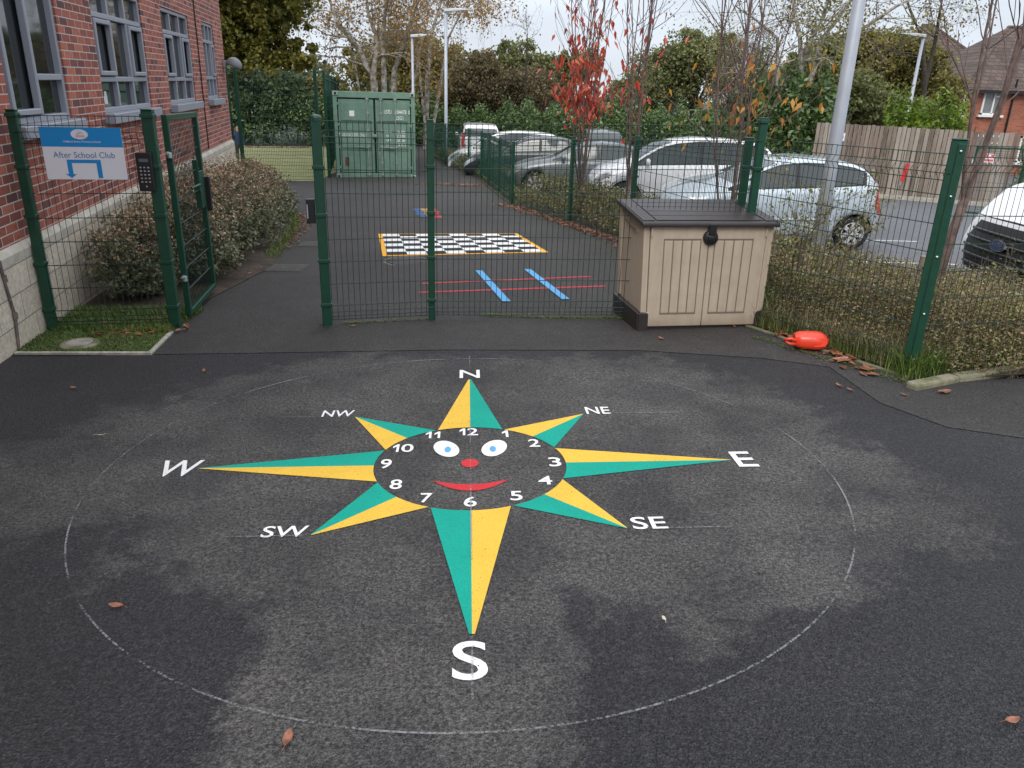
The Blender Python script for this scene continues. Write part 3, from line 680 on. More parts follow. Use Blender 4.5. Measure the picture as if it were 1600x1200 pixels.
f5 = empty('mesh_fence', 'low green mesh fence receding between the playground and parked cars', 'fence')
sp_ = [(2.11, 7.35), (1.76, 11.9), (.97, 14.33), (-.12, 17.26), (-.47, 19.7), (-.82, 22.1), (-1.15, 24.3), (-1.65, 26.1), (-2.72, 29.4), (-3.6, 33)]
sp_ = [Vector((x, y, plane(x, y))) for x, y in sp_]; hh = [1.65, 1.57, 1.50, 1.33, 1.36, 1.42, 1.42, 1.42, 1.42, 1.42]
for i in range(len(sp_)):
    d = sp_[min(i+1, len(sp_)-1)] - sp_[max(i-1, 0)]
    post(sp_[i], hh[i], f5, .085 if i < 3 else .07, .06, math.atan2(d.y, d.x), clips=i < 3)
    if i: panel(sp_[i-1], sp_[i], hh[i-1]-.03, hh[i]-.03, f5, 'green_wire' if i < 3 else 'far_green_wire', .0026, .05)
# ball court fence, three metres high
f6 = empty('court_fence', 'tall green mesh fence along the near side of the turf court', 'fence')
def P0(x, y): return Vector((x, y, plane(x, y)))
t0, t1, t2 = P0(-8.1, 23.2), P0(-5.85, 23.25), P0(-14.5, 23.2)
for a, c in ((t0, t1), (t2, t0)):
    panel(a, c, 3.0, 3.0, f6, 'far_green_wire', .0036, .05, rows=[.05+.1*k for k in range(12)]+[1.2+.2*k for k in range(10)])
post(t0, 3.1, f6, .10, .08, clips=False); post(t0+Vector((-.28, .1, 0)), 3.05, f6, .06, .06, clips=False); post(t1, 3.05, f6, .09, .08, clips=False)
f7 = empty('court_fence', 'tall green mesh fence behind the shipping container on the court edge', 'fence')
q0, q1, q2, q3 = P0(XT(511, 24.4, .5), 24.4), P0(XT(521, 31, .5), 31), P0(XT(531, 38, .5), 38), P0(XT(602, 38.4, .5), 38.4)
panel(q0, q1, 3., 3., f7, 'far_green_wire', .005, .05); panel(q1, q2, 3., 3., f7, 'far_green_wire', .005, .05); panel(q2, q3, 3., 3., f7, 'far_green_wire', .0035, .05)
for p in (q0, q1, q2, q3, q0.lerp(q1, .5), q1.lerp(q2, .5)): post(p, 3.06, f7, .08, .08, clips=False)
post(P0(XT(604, 38., .5), 38.), 3.0, f7, .35, .06, .3, clips=False, name='post')

# the open gate
hp = G(297, 500); fpt = G(333, 463); hd = Vector((fpt.x-hp.x, fpt.y-hp.y, 0)); gl = 1.08; ga = math.atan2(hd.y, hd.x)
gate = empty('mesh_gate', 'green steel mesh gate standing open beside the keypad post', 'gate', (hp.x, hp.y, hp.z), ga)
b = MB(); b.box((.0, 0, .93), (.05, .05, 1.76)); b.box((gl, 0, .93), (.05, .05, 1.76)); b.box((gl/2, 0, 1.785), (gl-.05, .05, .05)); b.box((gl/2, 0, .075), (gl-.05, .05, .05))
b.build('frame', G_, gate, bevel=.004, seg=1)
b = MB()
for i in range(1, 21): b.tube([(i*gl/21, 0, .08), (i*gl/21, 0, 1.78)], .0028, 4, False)
for k in range(1, 9): b.tube([(.02, .006, .08+k*.2), (gl-.02, .006, .08+k*.2)], .004, 4, False); b.tube([(.02, -.006, .08+k*.2), (gl-.02, -.006, .08+k*.2)], .004, 4, False)
b.build('infill', 'green_wire', gate)
b = MB(); b.box((gl-.11, 0, 1.08), (.17, .056, .36)); b.box((gl-.20, 0, 1.22), (.02, .05, .30)); b.build('lock_plate', G_, gate, bevel=.004, seg=1)
MB().box((gl+.04, -.02, 1.02), (.06, .10, .34)).build('lock_box', 'black_plastic', gate, bevel=.006)
MB().tube([(gl-.62, -.04, 1.15), (gl-.32, -.05, 1.15), (gl-.31, -.02, 1.12)], .012, 6).build('handle', G_, gate)
for z in (.42, 1.50):
    MB().tube([(-.09, 0, z), (-.01, 0, z)], .012, 8).lathe([(.001, .03), (.02, .02), (.022, -.02), (.001, -.03)], (-.035, -.01, z-.02), (0, 0, 1), 10).build('hinge', 'galvanised', gate)
# keeper box on the other gate post
kb = empty('lock_keeper', 'black metal lock box on the domed gate post', 'lock box', (pG2.x-.085, pG2.y-.01, pG2.z+1.03), rzof(pG2, pM))
MB().box((0, 0, 0), (.075, .06, .21)).build('housing', 'black_plastic', kb, bevel=.006); MB().box((-.028, -.032, 0), (.01, .012, .12)).build('latch_slot', 'galvanised', kb)
# keypad
gx = rzof(pL, pG)
kp = empty('door_entry_keypad', 'black entry keypad with a small grey screen on gate post', 'keypad', (pG.x-.045, pG.y-.075, pG.z+1.36), gx)
MB().box((0, 0, 0), (.125, .05, .31)).build('housing', 'black_plastic', kp, bevel=.008)
mat('screen_grey', (.10, .13, .17), .3); mat('key_silver', (.45, .46, .48), .4, .5); mat('key_dark', (.05, .05, .055), .5)
MB().box((0, -.0265, .095), (.07, .006, .026)).build('screen', 'screen_grey', kp)
for r_ in range(5):
    for c_ in range(3): MB().box((-.03+.03*c_, -.0265, .038-.029*r_), (.014, .006, .011)).build('key', 'key_silver', kp, bevel=.001, seg=1) if r_ < 5 else None
MB().lathe([(.001, .004), (.006, .003), (.007, 0)], (0, -.025, -.115), (0, -1, 0), 10).build('key', 'key_silver', kp)
# sign
d_ = (pG-pL).normalized(); nrm = Vector((d_.y, -d_.x, 0)).normalized(); so_ = pL + nrm*.045
def on_plane(px, py, o=so_, n=nrm):
    d = ray(px, py); t = (o-CAM).dot(n)/d.dot(n); return CAM+d*t
sc_ = [on_plane(60, 199), on_plane(188, 199), on_plane(200, 280), on_plane(75, 281)]
ctr = sum(sc_, Vector())/4; sw = ((sc_[1]-sc_[0]).length+(sc_[2]-sc_[3]).length)/2; sh_ = ((sc_[3]-sc_[0]).length+(sc_[2]-sc_[1]).length)/2
print('sign', sw, sh_, ctr, [tuple(round(k, 3) for k in p) for p in sc_])
sg = empty('direction_sign', 'blue and white After School Club sign with a bent arrow, on mesh fence', 'sign', ctr, gx)
sg.rotation_euler = (0, R(-0.3), gx)
mat('sign_white', (.74, .75, .80), .35); mat('sign_blue', (.008, .25, .60), .35); mat('sign_text_blue', (.10, .20, .42), .4); mat('logo_red', (.6, .12, .12), .4); mat('logo_grey', (.35, .33, .36), .4)
MB().box((0, 0, 0), (sw, .006, sh_)).build('board', 'sign_white', sg, bevel=.001, seg=1)
hb = sh_*.37; Mf = plane_mtx((0, 0, 0), (1, 0, 0), (0, 0, 1))
def at_(x, z, y=-.0045): return plane_mtx((x, y, z), (1, 0, 0), (0, 0, 1))
MB().quad((-sw/2, -.0037, sh_/2-hb), (sw/2, -.0037, sh_/2-hb), (sw/2, -.0037, sh_/2), (-sw/2, -.0037, sh_/2)).build('header', 'sign_blue', sg)
b = MB().poly([(.105*sw*math.cos(2*math.pi*i/32)-.01, -.0045, sh_*.37+.095*sh_*math.sin(2*math.pi*i/32)) for i in range(32)]); lg = b.build('emblem', 'sign_white', sg)
b = MB()
for (x0, z0, x1, z1) in [(-.055, .02, -.02, .004), (-.035, .045, .01, .015), (-.005, .03, .035, .01), (-.045, -.002, -.01, .018)]:
    b.tube([(x0*.6, -.0055, sh_*.37+z0*.6), (x1*.6, -.0055, sh_*.37+z1*.6)], .0016, 4)
b.build('emblem_strokes', 'logo_grey', lg)
text_mesh('OLDFIELD', 'emblem_text', 'logo_red', at_(-.005, sh_*.335, -.006), (.07, .014), lg, .01)
text_mesh('Oldfield Brow Primary School', 'lettering', 'sign_white', at_(0, sh_*.225), (sw*.46, .019), sg, .005)
text_mesh('After School Club', 'lettering', 'sign_text_blue', at_(0, -.005-sh_*.01), (sw*.76, sh_*.115), sg, .002)
b = MB(); y_ = -.0045; zt = -sh_*.115; tw = sw*.028; L_ = sw*.21
def fr(x0, x1, z0, z1): b.quad((x0, y_, z0), (x1, y_, z0), (x1, y_, z1), (x0, y_, z1))
fr(-L_-.01, L_-.01, zt-.026, zt); fr(L_-.01-.036, L_-.01, zt-.145, zt-.026); fr(-L_-.01, -L_+.026, zt-.115, zt-.026)
b.poly([(-L_+.008, y_, zt-.145), (-L_+.008+.045, y_, zt-.112), (-L_+.026, y_, zt-.115), (-L_-.01, y_, zt-.115), (-L_+.008-.045, y_, zt-.112)])
b.build('arrow', 'sign_blue', sg)

# ------------------------------------------------------------------ storage box
def boxmat():
    M, t, b_, N = nodes('beige_plastic'); tcn = N('ShaderNodeTexCoord'); m_ = N('ShaderNodeMapping', {'Vector': tcn.outputs['Object'], 'Scale': (22., 22., 1.6)}); n = N('ShaderNodeTexNoise', {'Vector': m_.outputs[0], 'Scale': 1., 'Detail': 5.}); g2 = N('ShaderNodeTexNoise', {'Vector': tcn.outputs['Object'], 'Scale': 4., 'Detail': 7., 'Roughness': .7})
    st = N('ShaderNodeMapRange', {0: n.outputs[0], 1: .3, 2: .7, 3: .93, 4: 1.04}); gm2 = N('ShaderNodeMapRange', {0: g2.outputs[0], 1: .35, 2: .7, 3: 1.04, 4: .86}); k = N('ShaderNodeMath', {0: st.outputs[0], 1: gm2.outputs[0]}, operation='MULTIPLY')
    sp3 = N('ShaderNodeSeparateXYZ', {0: tcn.outputs['Object']}); sc3 = N('ShaderNodeMath', {0: g2.outputs[0], 1: .35, 2: sp3.outputs[2]}, operation='MULTIPLY_ADD'); dirt = N('ShaderNodeMapRange', {0: sc3.outputs[0], 1: .20, 2: .34, 3: .75, 4: 0.})
    c = N('ShaderNodeVectorMath', {0: (.43, .35, .265), 'Scale': k.outputs[0]}, operation='SCALE').outputs[0]; c = N('ShaderNodeMix', {0: dirt.outputs[0], 6: c, 7: (.22, .16, .11, 1)}, data_type='RGBA').outputs[2]
    t.links.new(c, b_.inputs['Base Color']); b_.inputs['Roughness'].default_value = .55; bp = N('ShaderNodeBump', {'Height': n.outputs[0], 'Strength': .35, 'Distance': .006}); t.links.new(bp.outputs[0], b_.inputs['Normal'])
boxmat()
mat('brown_plastic', (.030, .024, .024), .42, 0, .15, 10, .15, 80); mat('groove', (.16, .115, .09), .7)
fl, frt = G(1000, 517), G(1190, 510); bv = frt-fl; bw = 1.20; ba = math.atan2(bv.y, bv.x)
bx = empty('storage_box', 'beige plastic storage box with dark brown lid and black round latch', 'storage box', (fl.x, fl.y, fl.z-.01), ba)
BW, BDp, HF, HB = 1.15, .72, .965, 1.03
def side(b, x0, x1, z0=0., inset=0.): b.prism([(x0, inset, z0), (x0, BDp-inset, z0), (x0, BDp-inset, HB), (x0, inset, HF)], (x1-x0, 0, 0)); return b
b = MB(); side(b, .012, .05, .0); side(b, BW-.05, BW-.012); b.box((BW/2, BDp-.03, HB/2), (BW-.1, .04, HB-.01)); b.box((BW/2, .045, HF/2), (BW-.1, .03, HF-.01))
b.build('body', 'beige_plastic', bx, bevel=.006)
for x0, x1 in ((-.004, .022), (BW-.022, BW+.004)):
    MB().box(((x0+x1)/2, .03, .56), (.03, .07, .76)).build('corner_post', 'beige_plastic', bx, bevel=.006); MB().box(((x0+x1)/2, BDp-.04, .60), (.03, .07, .82)).build('corner_post', 'beige_plastic', bx, bevel=.006)
    b = MB(); xo = -.02 if x0 < 0 else BW+.02; b.box(((x0+xo)/2+(.012 if x0 < 0 else -.012)*0 + (x1-x0)*0, BDp/2, .085), (.05, BDp+.01, .19))
    b.box((.02 if x0 < 0 else BW-.02, .0, .085), (.09, .04, .19)); b.build('plinth', 'brown_plastic', bx, bevel=.008)
for sx, xg in ((0, -.006), (1, BW+.006)):
    b = MB(); b.prism([(xg, .22, .87), (xg, .52, .92), (xg, .52, .94), (xg, .22, .89)], (.004 if sx else -.004, 0, 0)); b.build('recess', 'groove', bx)
MB().box((BW/2, .10, .03), (BW-.06, .16, .05)).build('threshold', 'brown_plastic', bx, bevel=.004)
for k in (0, 1):
    x0, x1 = (.055, BW/2-.003) if k == 0 else (BW/2+.003, BW-.055)
    b = MB(); b.box(((x0+x1)/2, .010, .50), (x1-x0, .034, .90)); dr = b.build('door', 'beige_plastic', bx, bevel=.007)
    gx0, gx1 = x0+.10+(.02 if k == 0 else -.05), x1-.10+(.03 if k == 0 else -.02); b = MB(); f = MB(); n = 4
    for i in range(n+1):
        xx = gx0+(gx1-gx0)*i/n; b.box((xx, -.0075, .50), (.0075, .004, .66))
    b.box(((gx0+gx1)/2, -.0075, .835), (gx1-gx0+.008, .004, .014)); b.box(((gx0+gx1)/2, -.0075, .168), (gx1-gx0+.008, .004, .012))
    b.build('groove', 'groove', dr)
    for i in range(n): f.box((gx0+(gx1-gx0)*(i+.5)/n, -.0085, .50), ((gx1-gx0)/n-.009, .006, .645))
    f.build('boards', 'beige_plastic', dr, bevel=.003, seg=1)
    hx = x0-.0 if k == 0 else x1
    MB().box((hx + (.008 if k == 0 else -.008), -.012, .90), (.018, .014, .085)).build('hinge', 'beige_plastic', dr, bevel=.004)
    MB().box((hx + (.004 if k == 0 else -.004), -.010, .17), (.024, .014, .03)).build('hinge', 'beige_plastic', dr, bevel=.004)
ld = MB(); lt = .045; y0, y1 = -.055, BDp+.02
zf_, zb_ = HF-.005-.012, HB+.012
ld.prism([(-.035, y0, zf_), (-.035, y1, zb_), (-.035, y1, zb_+lt), (-.035, y0+.012, zf_+lt), (-.035, y0, zf_+lt-.014)], (BW+.07, 0, 0)); lid = ld.build('lid', 'brown_plastic', bx, bevel=.010)
sl_ = (zb_-zf_)/(y1-y0)
b = MB()
def lidp(x, y, h=.0): return Vector((x, y, zf_+lt+sl_*(y-y0)+h))
for i in range(5):
    ya, yb = y0+.05+i*.147, y0+.05+(i+1)*.147-.012
    P = [lidp(.10, ya, .001), lidp(BW-.10, ya, .001), lidp(BW-.10, yb, .001), lidp(.10, yb, .001)]; b.prism(P, (0, 0, .005))
for xa, xb in ((-.022, .085), (BW-.085, BW+.022)):
    b.prism([lidp(xa, y0+.04, .001), lidp(xb, y0+.04, .001), lidp(xb, y1-.03, .001), lidp(xa, y1-.03, .001)], (0, 0, .005))
b.build('lid_boards', 'brown_plastic', lid, bevel=.002, seg=1)
b = MB(); b.box((BW/2+.005, -.045, .93), (.06, .045, .09)); b.lathe([(.001, .045), (.03, .04), (.038, .028), (.060, .022), (.066, .008), (.066, -.01)], (BW/2+.005, -.018, .852), (0, -1, 0), 24); b.build('latch', 'black_plastic', bx, bevel=.004)

def flare(o):
    for v in o.data.vertices: v.co.x -= .045*(1-v.co.x/BW)*v.co.z
    for c in o.children: flare(c)
for o in bx.children: flare(o)
# ------------------------------------------------------------------ red plastic jug
mat('red_plastic', (.80, .055, .022), .35, 0, .06, 20, coat=.3)
jp = G(1262, 546); jg = empty('plastic_jug', 'bright red plastic jug lying on its side by the leaf litter', 'jug', (jp.x, jp.y, jp.z), R(-6))
b = MB(); rows = []
for i in range(15):
    t = i/14; x = -.115+.25*t; w = [.052, .066, .074, .078, .080, .082, .083, .084, .085, .085, .084, .080, .070, .052, .028][i]; h = w*.92
    rows.append([(x, math.copysign(abs(math.cos(a))**.75, math.cos(a))*w, .075+math.copysign(abs(math.sin(a))**.75, math.sin(a))*h*.88) for a in [2*math.pi*k/24 for k in range(25)]])
b.grid(rows); b.poly(rows[0][:-1]); b.poly(rows[-1][:-1][::-1]); b.build('body', 'red_plastic', jg, smooth=True)
MB().prism([(.02, -.0855, .045), (.10, -.0855, .055), (.112, -.083, .09), (.10, -.078, .118), (.03, -.078, .118)], (0, .004, 0)).build('base', 'red_plastic', jg, bevel=.003)
MB().tube([(-.10, -.05, .075), (-.145, -.055, .095), (-.185, -.05, .088), (-.19, -.045, .068), (-.15, -.045, .05), (-.10, -.045, .052)], .011, 8).build('handle', 'red_plastic', jg, smooth=True)

jg.scale = (1.1, 1.1, 1.08)
# ------------------------------------------------------------------ shipping container
def contmat():
    M, t, b_, N = nodes('container_green'); tcn = N('ShaderNodeTexCoord')
    n = N('ShaderNodeTexNoise', {'Vector': tcn.outputs['Object'], 'Scale': 2.2, 'Detail': 7., 'Roughness': .7}); c = ramp(N, n.outputs[0], [(.3, (.11, .20, .145)), (.55, (.16, .275, .205)), (.75, (.22, .345, .27))])
    t.links.new(c, b_.inputs['Base Color']); b_.inputs['Roughness'].default_value = .65
contmat(); mat('container_grey', (.30, .36, .32), .6, .1, .3, 5); mat('gasket', (.01, .015, .013), .8); mat('rust', (.14, .07, .045), .9, 0, .4, 12); mat('stencil_white', (.8, .82, .8), .6)
cL, cR = G(526, 279), G(645, 280.5); ca = .165; CWd, CH = 2.46, 2.56
ct = empty('shipping_container', 'green steel shipping container with double doors and white stencils', 'shipping container', (cL.x, cL.y, cL.z), ca)
b = MB()
for x in (.06, CWd-.06): b.box((x, .06, CH/2), (.12, .12, CH))
b.box((CWd/2, .06, CH-.09), (CWd-.24, .118, .18)); b.box((CWd/2, .06, .09), (CWd-.24, .118, .17)); b.build('door_frame', 'container_green', ct, bevel=.01)
for x in (.08, CWd-.08):
    for z in (.07, CH-.065): q = MB().box((x, .05, z), (.17, .14, .125)); q.build('corner_casting', 'container_grey', ct, bevel=.01); MB().box((x, -.0215, z), (.06, .006, .07)).build('casting_hole', 'gasket', ct)
b = MB(); nz = 26; 
for s_ in (0, 1):
    X = .03 if s_ == 0 else CWd-.03; row = []
    for i in range(4*nz+1):
        y = .12+5.9*i/(4*nz); o = (.0, .03, .03, 0.)[i % 4]; row.append((X+(o if s_ == 0 else -o), y))
    b.grid([[(x, y, .16) for x, y in row], [(x, y, CH-.06) for x, y in row]])
b.quad((.02, .1, CH-.03), (CWd-.02, .1, CH-.03), (CWd-.02, 6.05, CH-.03), (.02, 6.05, CH-.03)); b.quad((.02, 6.04, .1), (CWd-.02, 6.04, .1), (CWd-.02, 6.04, CH-.03), (.02, 6.04, CH-.03))
b.build('body', 'container_green', ct)
MB().box((CWd/2, .10, CH/2), (CWd-.24, .04, CH-.36)).build('gasket', 'gasket', ct)
z0, z1 = .20, CH-.22
for k in (0, 1):
    x0, x1 = (.15, CWd/2-.03) if k == 0 else (CWd/2+.03, CWd-.15)
    b = MB(); b.box(((x0+x1)/2, .055, (z0+z1)/2), (x1-x0, .04, z1-z0)); dd_ = b.build('door', 'container_green', ct, bevel=.006)
    b = MB()
    hs = [z0+.04, .77, .89, 1.60, 1.72, z1-.04]
    for za, zb2 in ((z0+.05, .77), (.90, 1.58), (1.70, z1-.05)):
        b.prism([((x0+.07), .0345, za), (x1-.07, .0345, za), (x1-.09, .012, za+.04), (x0+.09, .012, za+.04)], (0, .004, 0)); b.box(((x0+x1)/2, .025, (za+zb2)/2+.0), (x1-x0-.16, .022, zb2-za-.06))
    b.build('pressed_panels', 'container_green', dd_, bevel=.012)
    for zz in (.86, 1.66): MB().box(((x0+x1)/2, .034, zz), (x1-x0-.1, .006, .014)).build('crease', 'gasket', dd_)
    for xr in ((x0+.92*(x1-x0)-.1,) if k == 0 else (x0+.17, x0+.60)):
        r_ = MB().tube([(xr, -.02, .10), (xr, -.02, CH-.12)], .017, 8)
        for zz in (.14, .5, .98, 1.45, 1.95, CH-.2): r_.box((xr, -.005, zz), (.09, .05, .05))
        r_.build('locking_bar', 'container_grey', dd_)
        MB().tube([(xr, -.035, .93), (xr-.12, -.045, .95), (xr-.2, -.045, .97), (xr-.33, -.04, .965)] if k == 0 or xr > x0+.4 else [(xr, -.035, .93), (xr+.12, -.045, .955), (xr+.30, -.04, .94)], .013, 6).build('handle', 'container_grey', dd_)
    for zz in (.35, .95, 1.6, 2.2): MB().box((x0-.03 if k == 0 else x1+.03, .03, zz), (.09, .05, .07)).build('hinge', 'container_green', dd_, bevel=.006)
MB().box((CWd/2-.02, -.02, 1.30), (.16, .08, .08)).build('padlock_box', 'container_green', ct, bevel=.01)
def cm(x, z, y=.008): return plane_mtx((x, y, z), (1, 0, 0), (0, 0, 1))
MB().box((.55, .010, 1.93), (.15, .006, .16)).build('notice', 'stencil_white', ct); MB().box((.35, .010, .52), (.12, .006, .26)).build('rust_patch', 'rust', ct)
for tx, x, z, w, h in [('USTU', 1.62, 2.0, .22, .12), ('104478', 2.02, 2.0, .32, .12), ('0', 2.26, 2.0, .05, .12), ('22G1', 1.97, 1.83, .22, .11), ('T. GESTACKERS ONLY', .55, 1.31, .84, .09), ('MAX. GR.', 1.62, 1.42, .22, .05), ('30.480', 2.0, 1.42, .25, .08), ('TARE', 1.6, 1.30, .12, .05), ('2.200', 2.0, 1.30, .25, .08), ('NET', 1.62, 1.17, .16, .05), ('28.280', 2.0, 1.17, .25, .08), ('CU.', 1.6, 1.04, .1, .05), ('33.1', 2.02, 1.04, .23, .08)]:
    text_mesh(tx, 'stencil', 'stencil_white', cm(x*CWd/2.44, z), (w, h), ct, .01)
b = MB().lathe([(.001, .0), (.16, .0), (.16, .02), (.03, .09), (.001, .09)], (CWd*.62, 2.2, CH-.02), (0, 0, 1), 16); tag(b.build('ball', 'red_plastic', smooth=True), None) if False else None

# ------------------------------------------------------------------ lamp columns
def lamp_post(name, p, h, r0_, r1_, arm, label, group='lamp columns in the car park', z0=0.):
    t = empty('lamp_post', label, 'lamp post', p, 0, group)
    b = MB().tube([(0, 0, -.1), (0, 0, h*.25), (0, 0, h)], [r0_, r0_*.97, r1_], 12); b.build('column', 'pole_grey', t, smooth=True)
    if arm:
        s_ = 1 if arm > 0 else -1
        MB().prism([(-.05*s_, -.1, h-.02), (-.05*s_, -.1, h+.08), (.35*s_, -.1, h+.12), (abs(arm)*s_, -.1, h+.09), (.4*s_, -.1, h+.02)], (0, .2, 0)).build('lantern', 'lantern_grey', t, bevel=.02)
    return t
mat('lantern_grey', (.55, .57, .60), .4)
def basep(px, Y, zf): x = XT(px, Y, zf(0, Y)); return Vector((x, Y, zf(x, Y)))
def top_h(px, py, Y, z): return AT(px, py, Y).z - z
p = basep(697, 31, carz); lamp_post('l', p, top_h(698, 18, 31, p.z)*1., .07, .055, 1.05, 'tall grey lamp column behind the white car, arm pointing right')
p = basep(647, 31.5, plane); lamp_post('l', p, top_h(646, 58, 31.5, p.z), .055, .045, .62, 'thinner grey lamp column just right of the green container')
p = basep(1396, 29, carz); lamp_post('l', p, top_h(1411, 57, 29, p.z), .07, .05, -.9, 'grey lamp column behind the timber fence, arm pointing left')
p = basep(1269, 9.6, gz); p.z = gz(p.x, p.y); lamp_post('l', p, 7.2, .080, .058, 1.0, 'thick near lamp column rising from the bed in front of the silver blue hatchback')

# ------------------------------------------------------------------ timber fence
tl, tr = AT(1297, 192, 25.2), AT(1590, 208.5, 22.1)
tf = empty('timber_fence', 'weathered close boarded timber fence behind the car park', 'fence')
def woodmat():
    M, t, b_, N = nodes('weathered_board'); g = N('ShaderNodeNewGeometry'); m_ = N('ShaderNodeMapping', {'Vector': g.outputs['Position'], 'Scale': (6, 6, .8)}); n = N('ShaderNodeTexNoise', {'Vector': m_.outputs[0], 'Scale': 3., 'Detail': 6.})
    a = N('ShaderNodeMath', {0: g.outputs['Random Per Island'], 1: .55}, operation='MULTIPLY'); a2 = N('ShaderNodeMath', {0: n.outputs[0], 1: .6, 2: a.outputs[0]}, operation='MULTIPLY_ADD')
    c = ramp(N, a2.outputs[0], [(.2, (.11, .08, .065)), (.55, (.24, .19, .155)), (.9, (.36, .31, .27))]); t.links.new(c, b_.inputs['Base Color']); b_.inputs['Roughness'].default_value = .9
woodmat()
b = MB(); dv = Vector((tr.x-tl.x, tr.y-tl.y, 0)); L = dv.length; dv.normalize(); nn = Vector((dv.y, -dv.x, 0)); n = int(L/.125)
for i in range(-3, n+1):
    p = Vector((tl.x, tl.y, 0))+dv*(i*.125); zt = tl.z+(tr.z-tl.z)*(i/n)+random.uniform(-.015, .015); zb2 = carz(0, p.y)+.05
    b.prism([p+nn*(.012*(i % 2)), p+dv*.105+nn*(.012*(i % 2)), p+dv*.105+nn*(.02+.012*(i % 2)), p+nn*(.02+.012*(i % 2))], (0, 0, zt-zb2)); 
    k = len(b.v)-8
    for q in range(k, k+8): b.v[q] = (b.v[q][0], b.v[q][1], b.v[q][2]+zb2)
b.build('boards', 'weathered_board', tf)
b = MB(); k0 = Vector((tl.x, tl.y, 0))+nn*.06; k1 = Vector((tr.x, tr.y, 0))+nn*.06; k0.z = k1.z = 0
b.prism([k0+Vector((0, 0, carz(0, tl.y)-.1)), k0+nn*.12+Vector((0, 0, carz(0, tl.y)-.1)), k0+nn*.12+Vector((0, 0, carz(0, tl.y)+.12)), k0+Vector((0, 0, carz(0, tl.y)+.12))], k1-k0+Vector((0, 0, carz(0, tr.y)-carz(0, tl.y)))); b.build('gravel_kerb', 'pale_edging', tf)
def on_fence(px, py, off=.05):
    d = ray(px, py); o = Vector((tl.x, tl.y, 0))+nn*off; t = (o-CAM).dot(nn)/d.dot(nn); return CAM+d*t
fa = math.atan2(dv.y, dv.x)
q = on_fence(1316, 214); t_ = empty('notice', 'small white notice with red mark on the timber fence', 'sign', q, fa); MB().box((0, 0, 0), (.16, .012, .24)).build('board', 'sign_white', t_); MB().box((0, -.008, .0), (.09, .005, .07)).build('mark', 'logo_red', t_)
q = on_fence(1411, 268, .12); t_ = empty('marker_post', 'short red marker post leaning against the timber fence', 'marker', (q.x, q.y, q.z-.38), fa); MB().box((0, 0, .36), (.12, .04, .55), Matrix.Rotation(R(9), 4, 'Y')).build('panel', 'red_sign', t_) if False else None
mat('red_sign', (.62, .03, .03), .5); MB().box((0, 0, .36), (.11, .04, .52), Matrix.Rotation(R(9), 4, 'Y')).build('panel', 'red_sign', t_, bevel=.01); MB().box((0, 0, .05), (.05, .03, .14)).build('stem', 'galvanised', t_)
# far gate with the red notice
ga0, ga1 = AT(1512, 300, 19.5), AT(1640, 300, 18.6)
fg = empty('mesh_gate', 'distant green mesh gate carrying a small red and white notice', 'gate')
ga0.z = carz(0, ga0.y)+.05; ga1.z = carz(0, ga1.y)+.05; hgt = AT(1512, 228, 19.5).z-ga0.z
b = MB()
for p in (ga0, ga1, ga0.lerp(ga1, .62)): b.tube([p, p+Vector((0, 0, hgt))], .035, 4, tw=.785)
for z in (.04, hgt-.03): b.tube([ga0+Vector((0, 0, z)), ga1+Vector((0, 0, z))], .03, 4, tw=.785)
b.build('frame', G_, fg); panel(ga0, ga1, hgt-.02, hgt-.02, fg, 'far_green_wire', .003, .06)
q = AT(1546, 247, 18.9); t_ = empty('notice', 'red and white notice on the distant green gate', 'sign', q, math.atan2(ga1.y-ga0.y, ga1.x-ga0.x)); MB().box((0, 0, 0), (.20, .012, .20)).build('board', 'sign_white', t_)
b = MB().box((0, -.008, .055), (.18, .006, .07)); b.build('band', 'logo_red', t_); MB().box((0, -.008, -.05), (.18, .006, .05)).build('band', 'logo_red', t_); MB().box((0, -.012, .055), (.05, .004, .045)).build('symbol', 'sign_white', t_)

# ------------------------------------------------------------------ brick houses behind
def house(px0, px1, Y, eave_py, ridge_h, wid, label, wins_, roof_over=.3, ground=-2.2, yaw=0., hip=3.6, depth=8.):
    a = AT(px0, eave_py, Y); t = empty('brick_house', label, 'house', (a.x, a.y, ground), yaw); H_ = a.z-ground
    b = MB(); b.box((wid/2, depth/2, H_/2), (wid, depth, H_)); b.build('wall', 'house_brick', t)
    o = roof_over; P = [(-o, -o, H_-.02), (wid+o, -o, H_-.02), (wid+o, depth+o, H_-.02), (-o, depth+o, H_-.02), (hip, depth/2, H_+ridge_h), (wid-hip, depth/2, H_+ridge_h)]
    b = MB(); n = len(b.v); b.v += P; b.f += [(0, 1, 5, 4), (1, 2, 5), (2, 3, 4, 5), (3, 0, 4), (3, 2, 1, 0)]; r_ = b.build('roof', 'roof_tile', t)
    MB().tube([P[0], P[4]], .09, 6).tube([P[4], P[5]], .09, 6).tube([P[1], P[5]], .09, 6).build('ridge_tiles', 'roof_tile', r_)
    b = MB(); b.box((wid/2, -o-.02, H_-.1), (wid+2*o, .1, .12)); b.build('gutter', 'black_plastic', t)
    for (u, z, w, h) in wins_:
        b = MB(); 
        for (cx, cz, sx, sz) in ((u, z+h/2-.05, w, .09), (u, z-h/2+.03, w, .09), (u-w/2+.04, z, .08, h), (u+w/2-.04, z, .08, h), (u+w*.05, z, .07, h-.1), (u+w*.27, z+h*.2, w*.4, .07)): b.box((cx, -.03, cz), (sx, .08, sz))
        b.box((u, -.08, z-h/2-.05), (w+.2, .2, .08)); f_ = b.build('window', 'white_upvc', t); MB().box((u, .0-.012, z), (w-.1, .02, h-.1)).build('pane', 'net_curtain', f_)
    return t
mat('white_upvc', (.72, .72, .70), .45); mat('net_curtain', (.18, .19, .19), .15, 0, .2, 8, spec=.8)
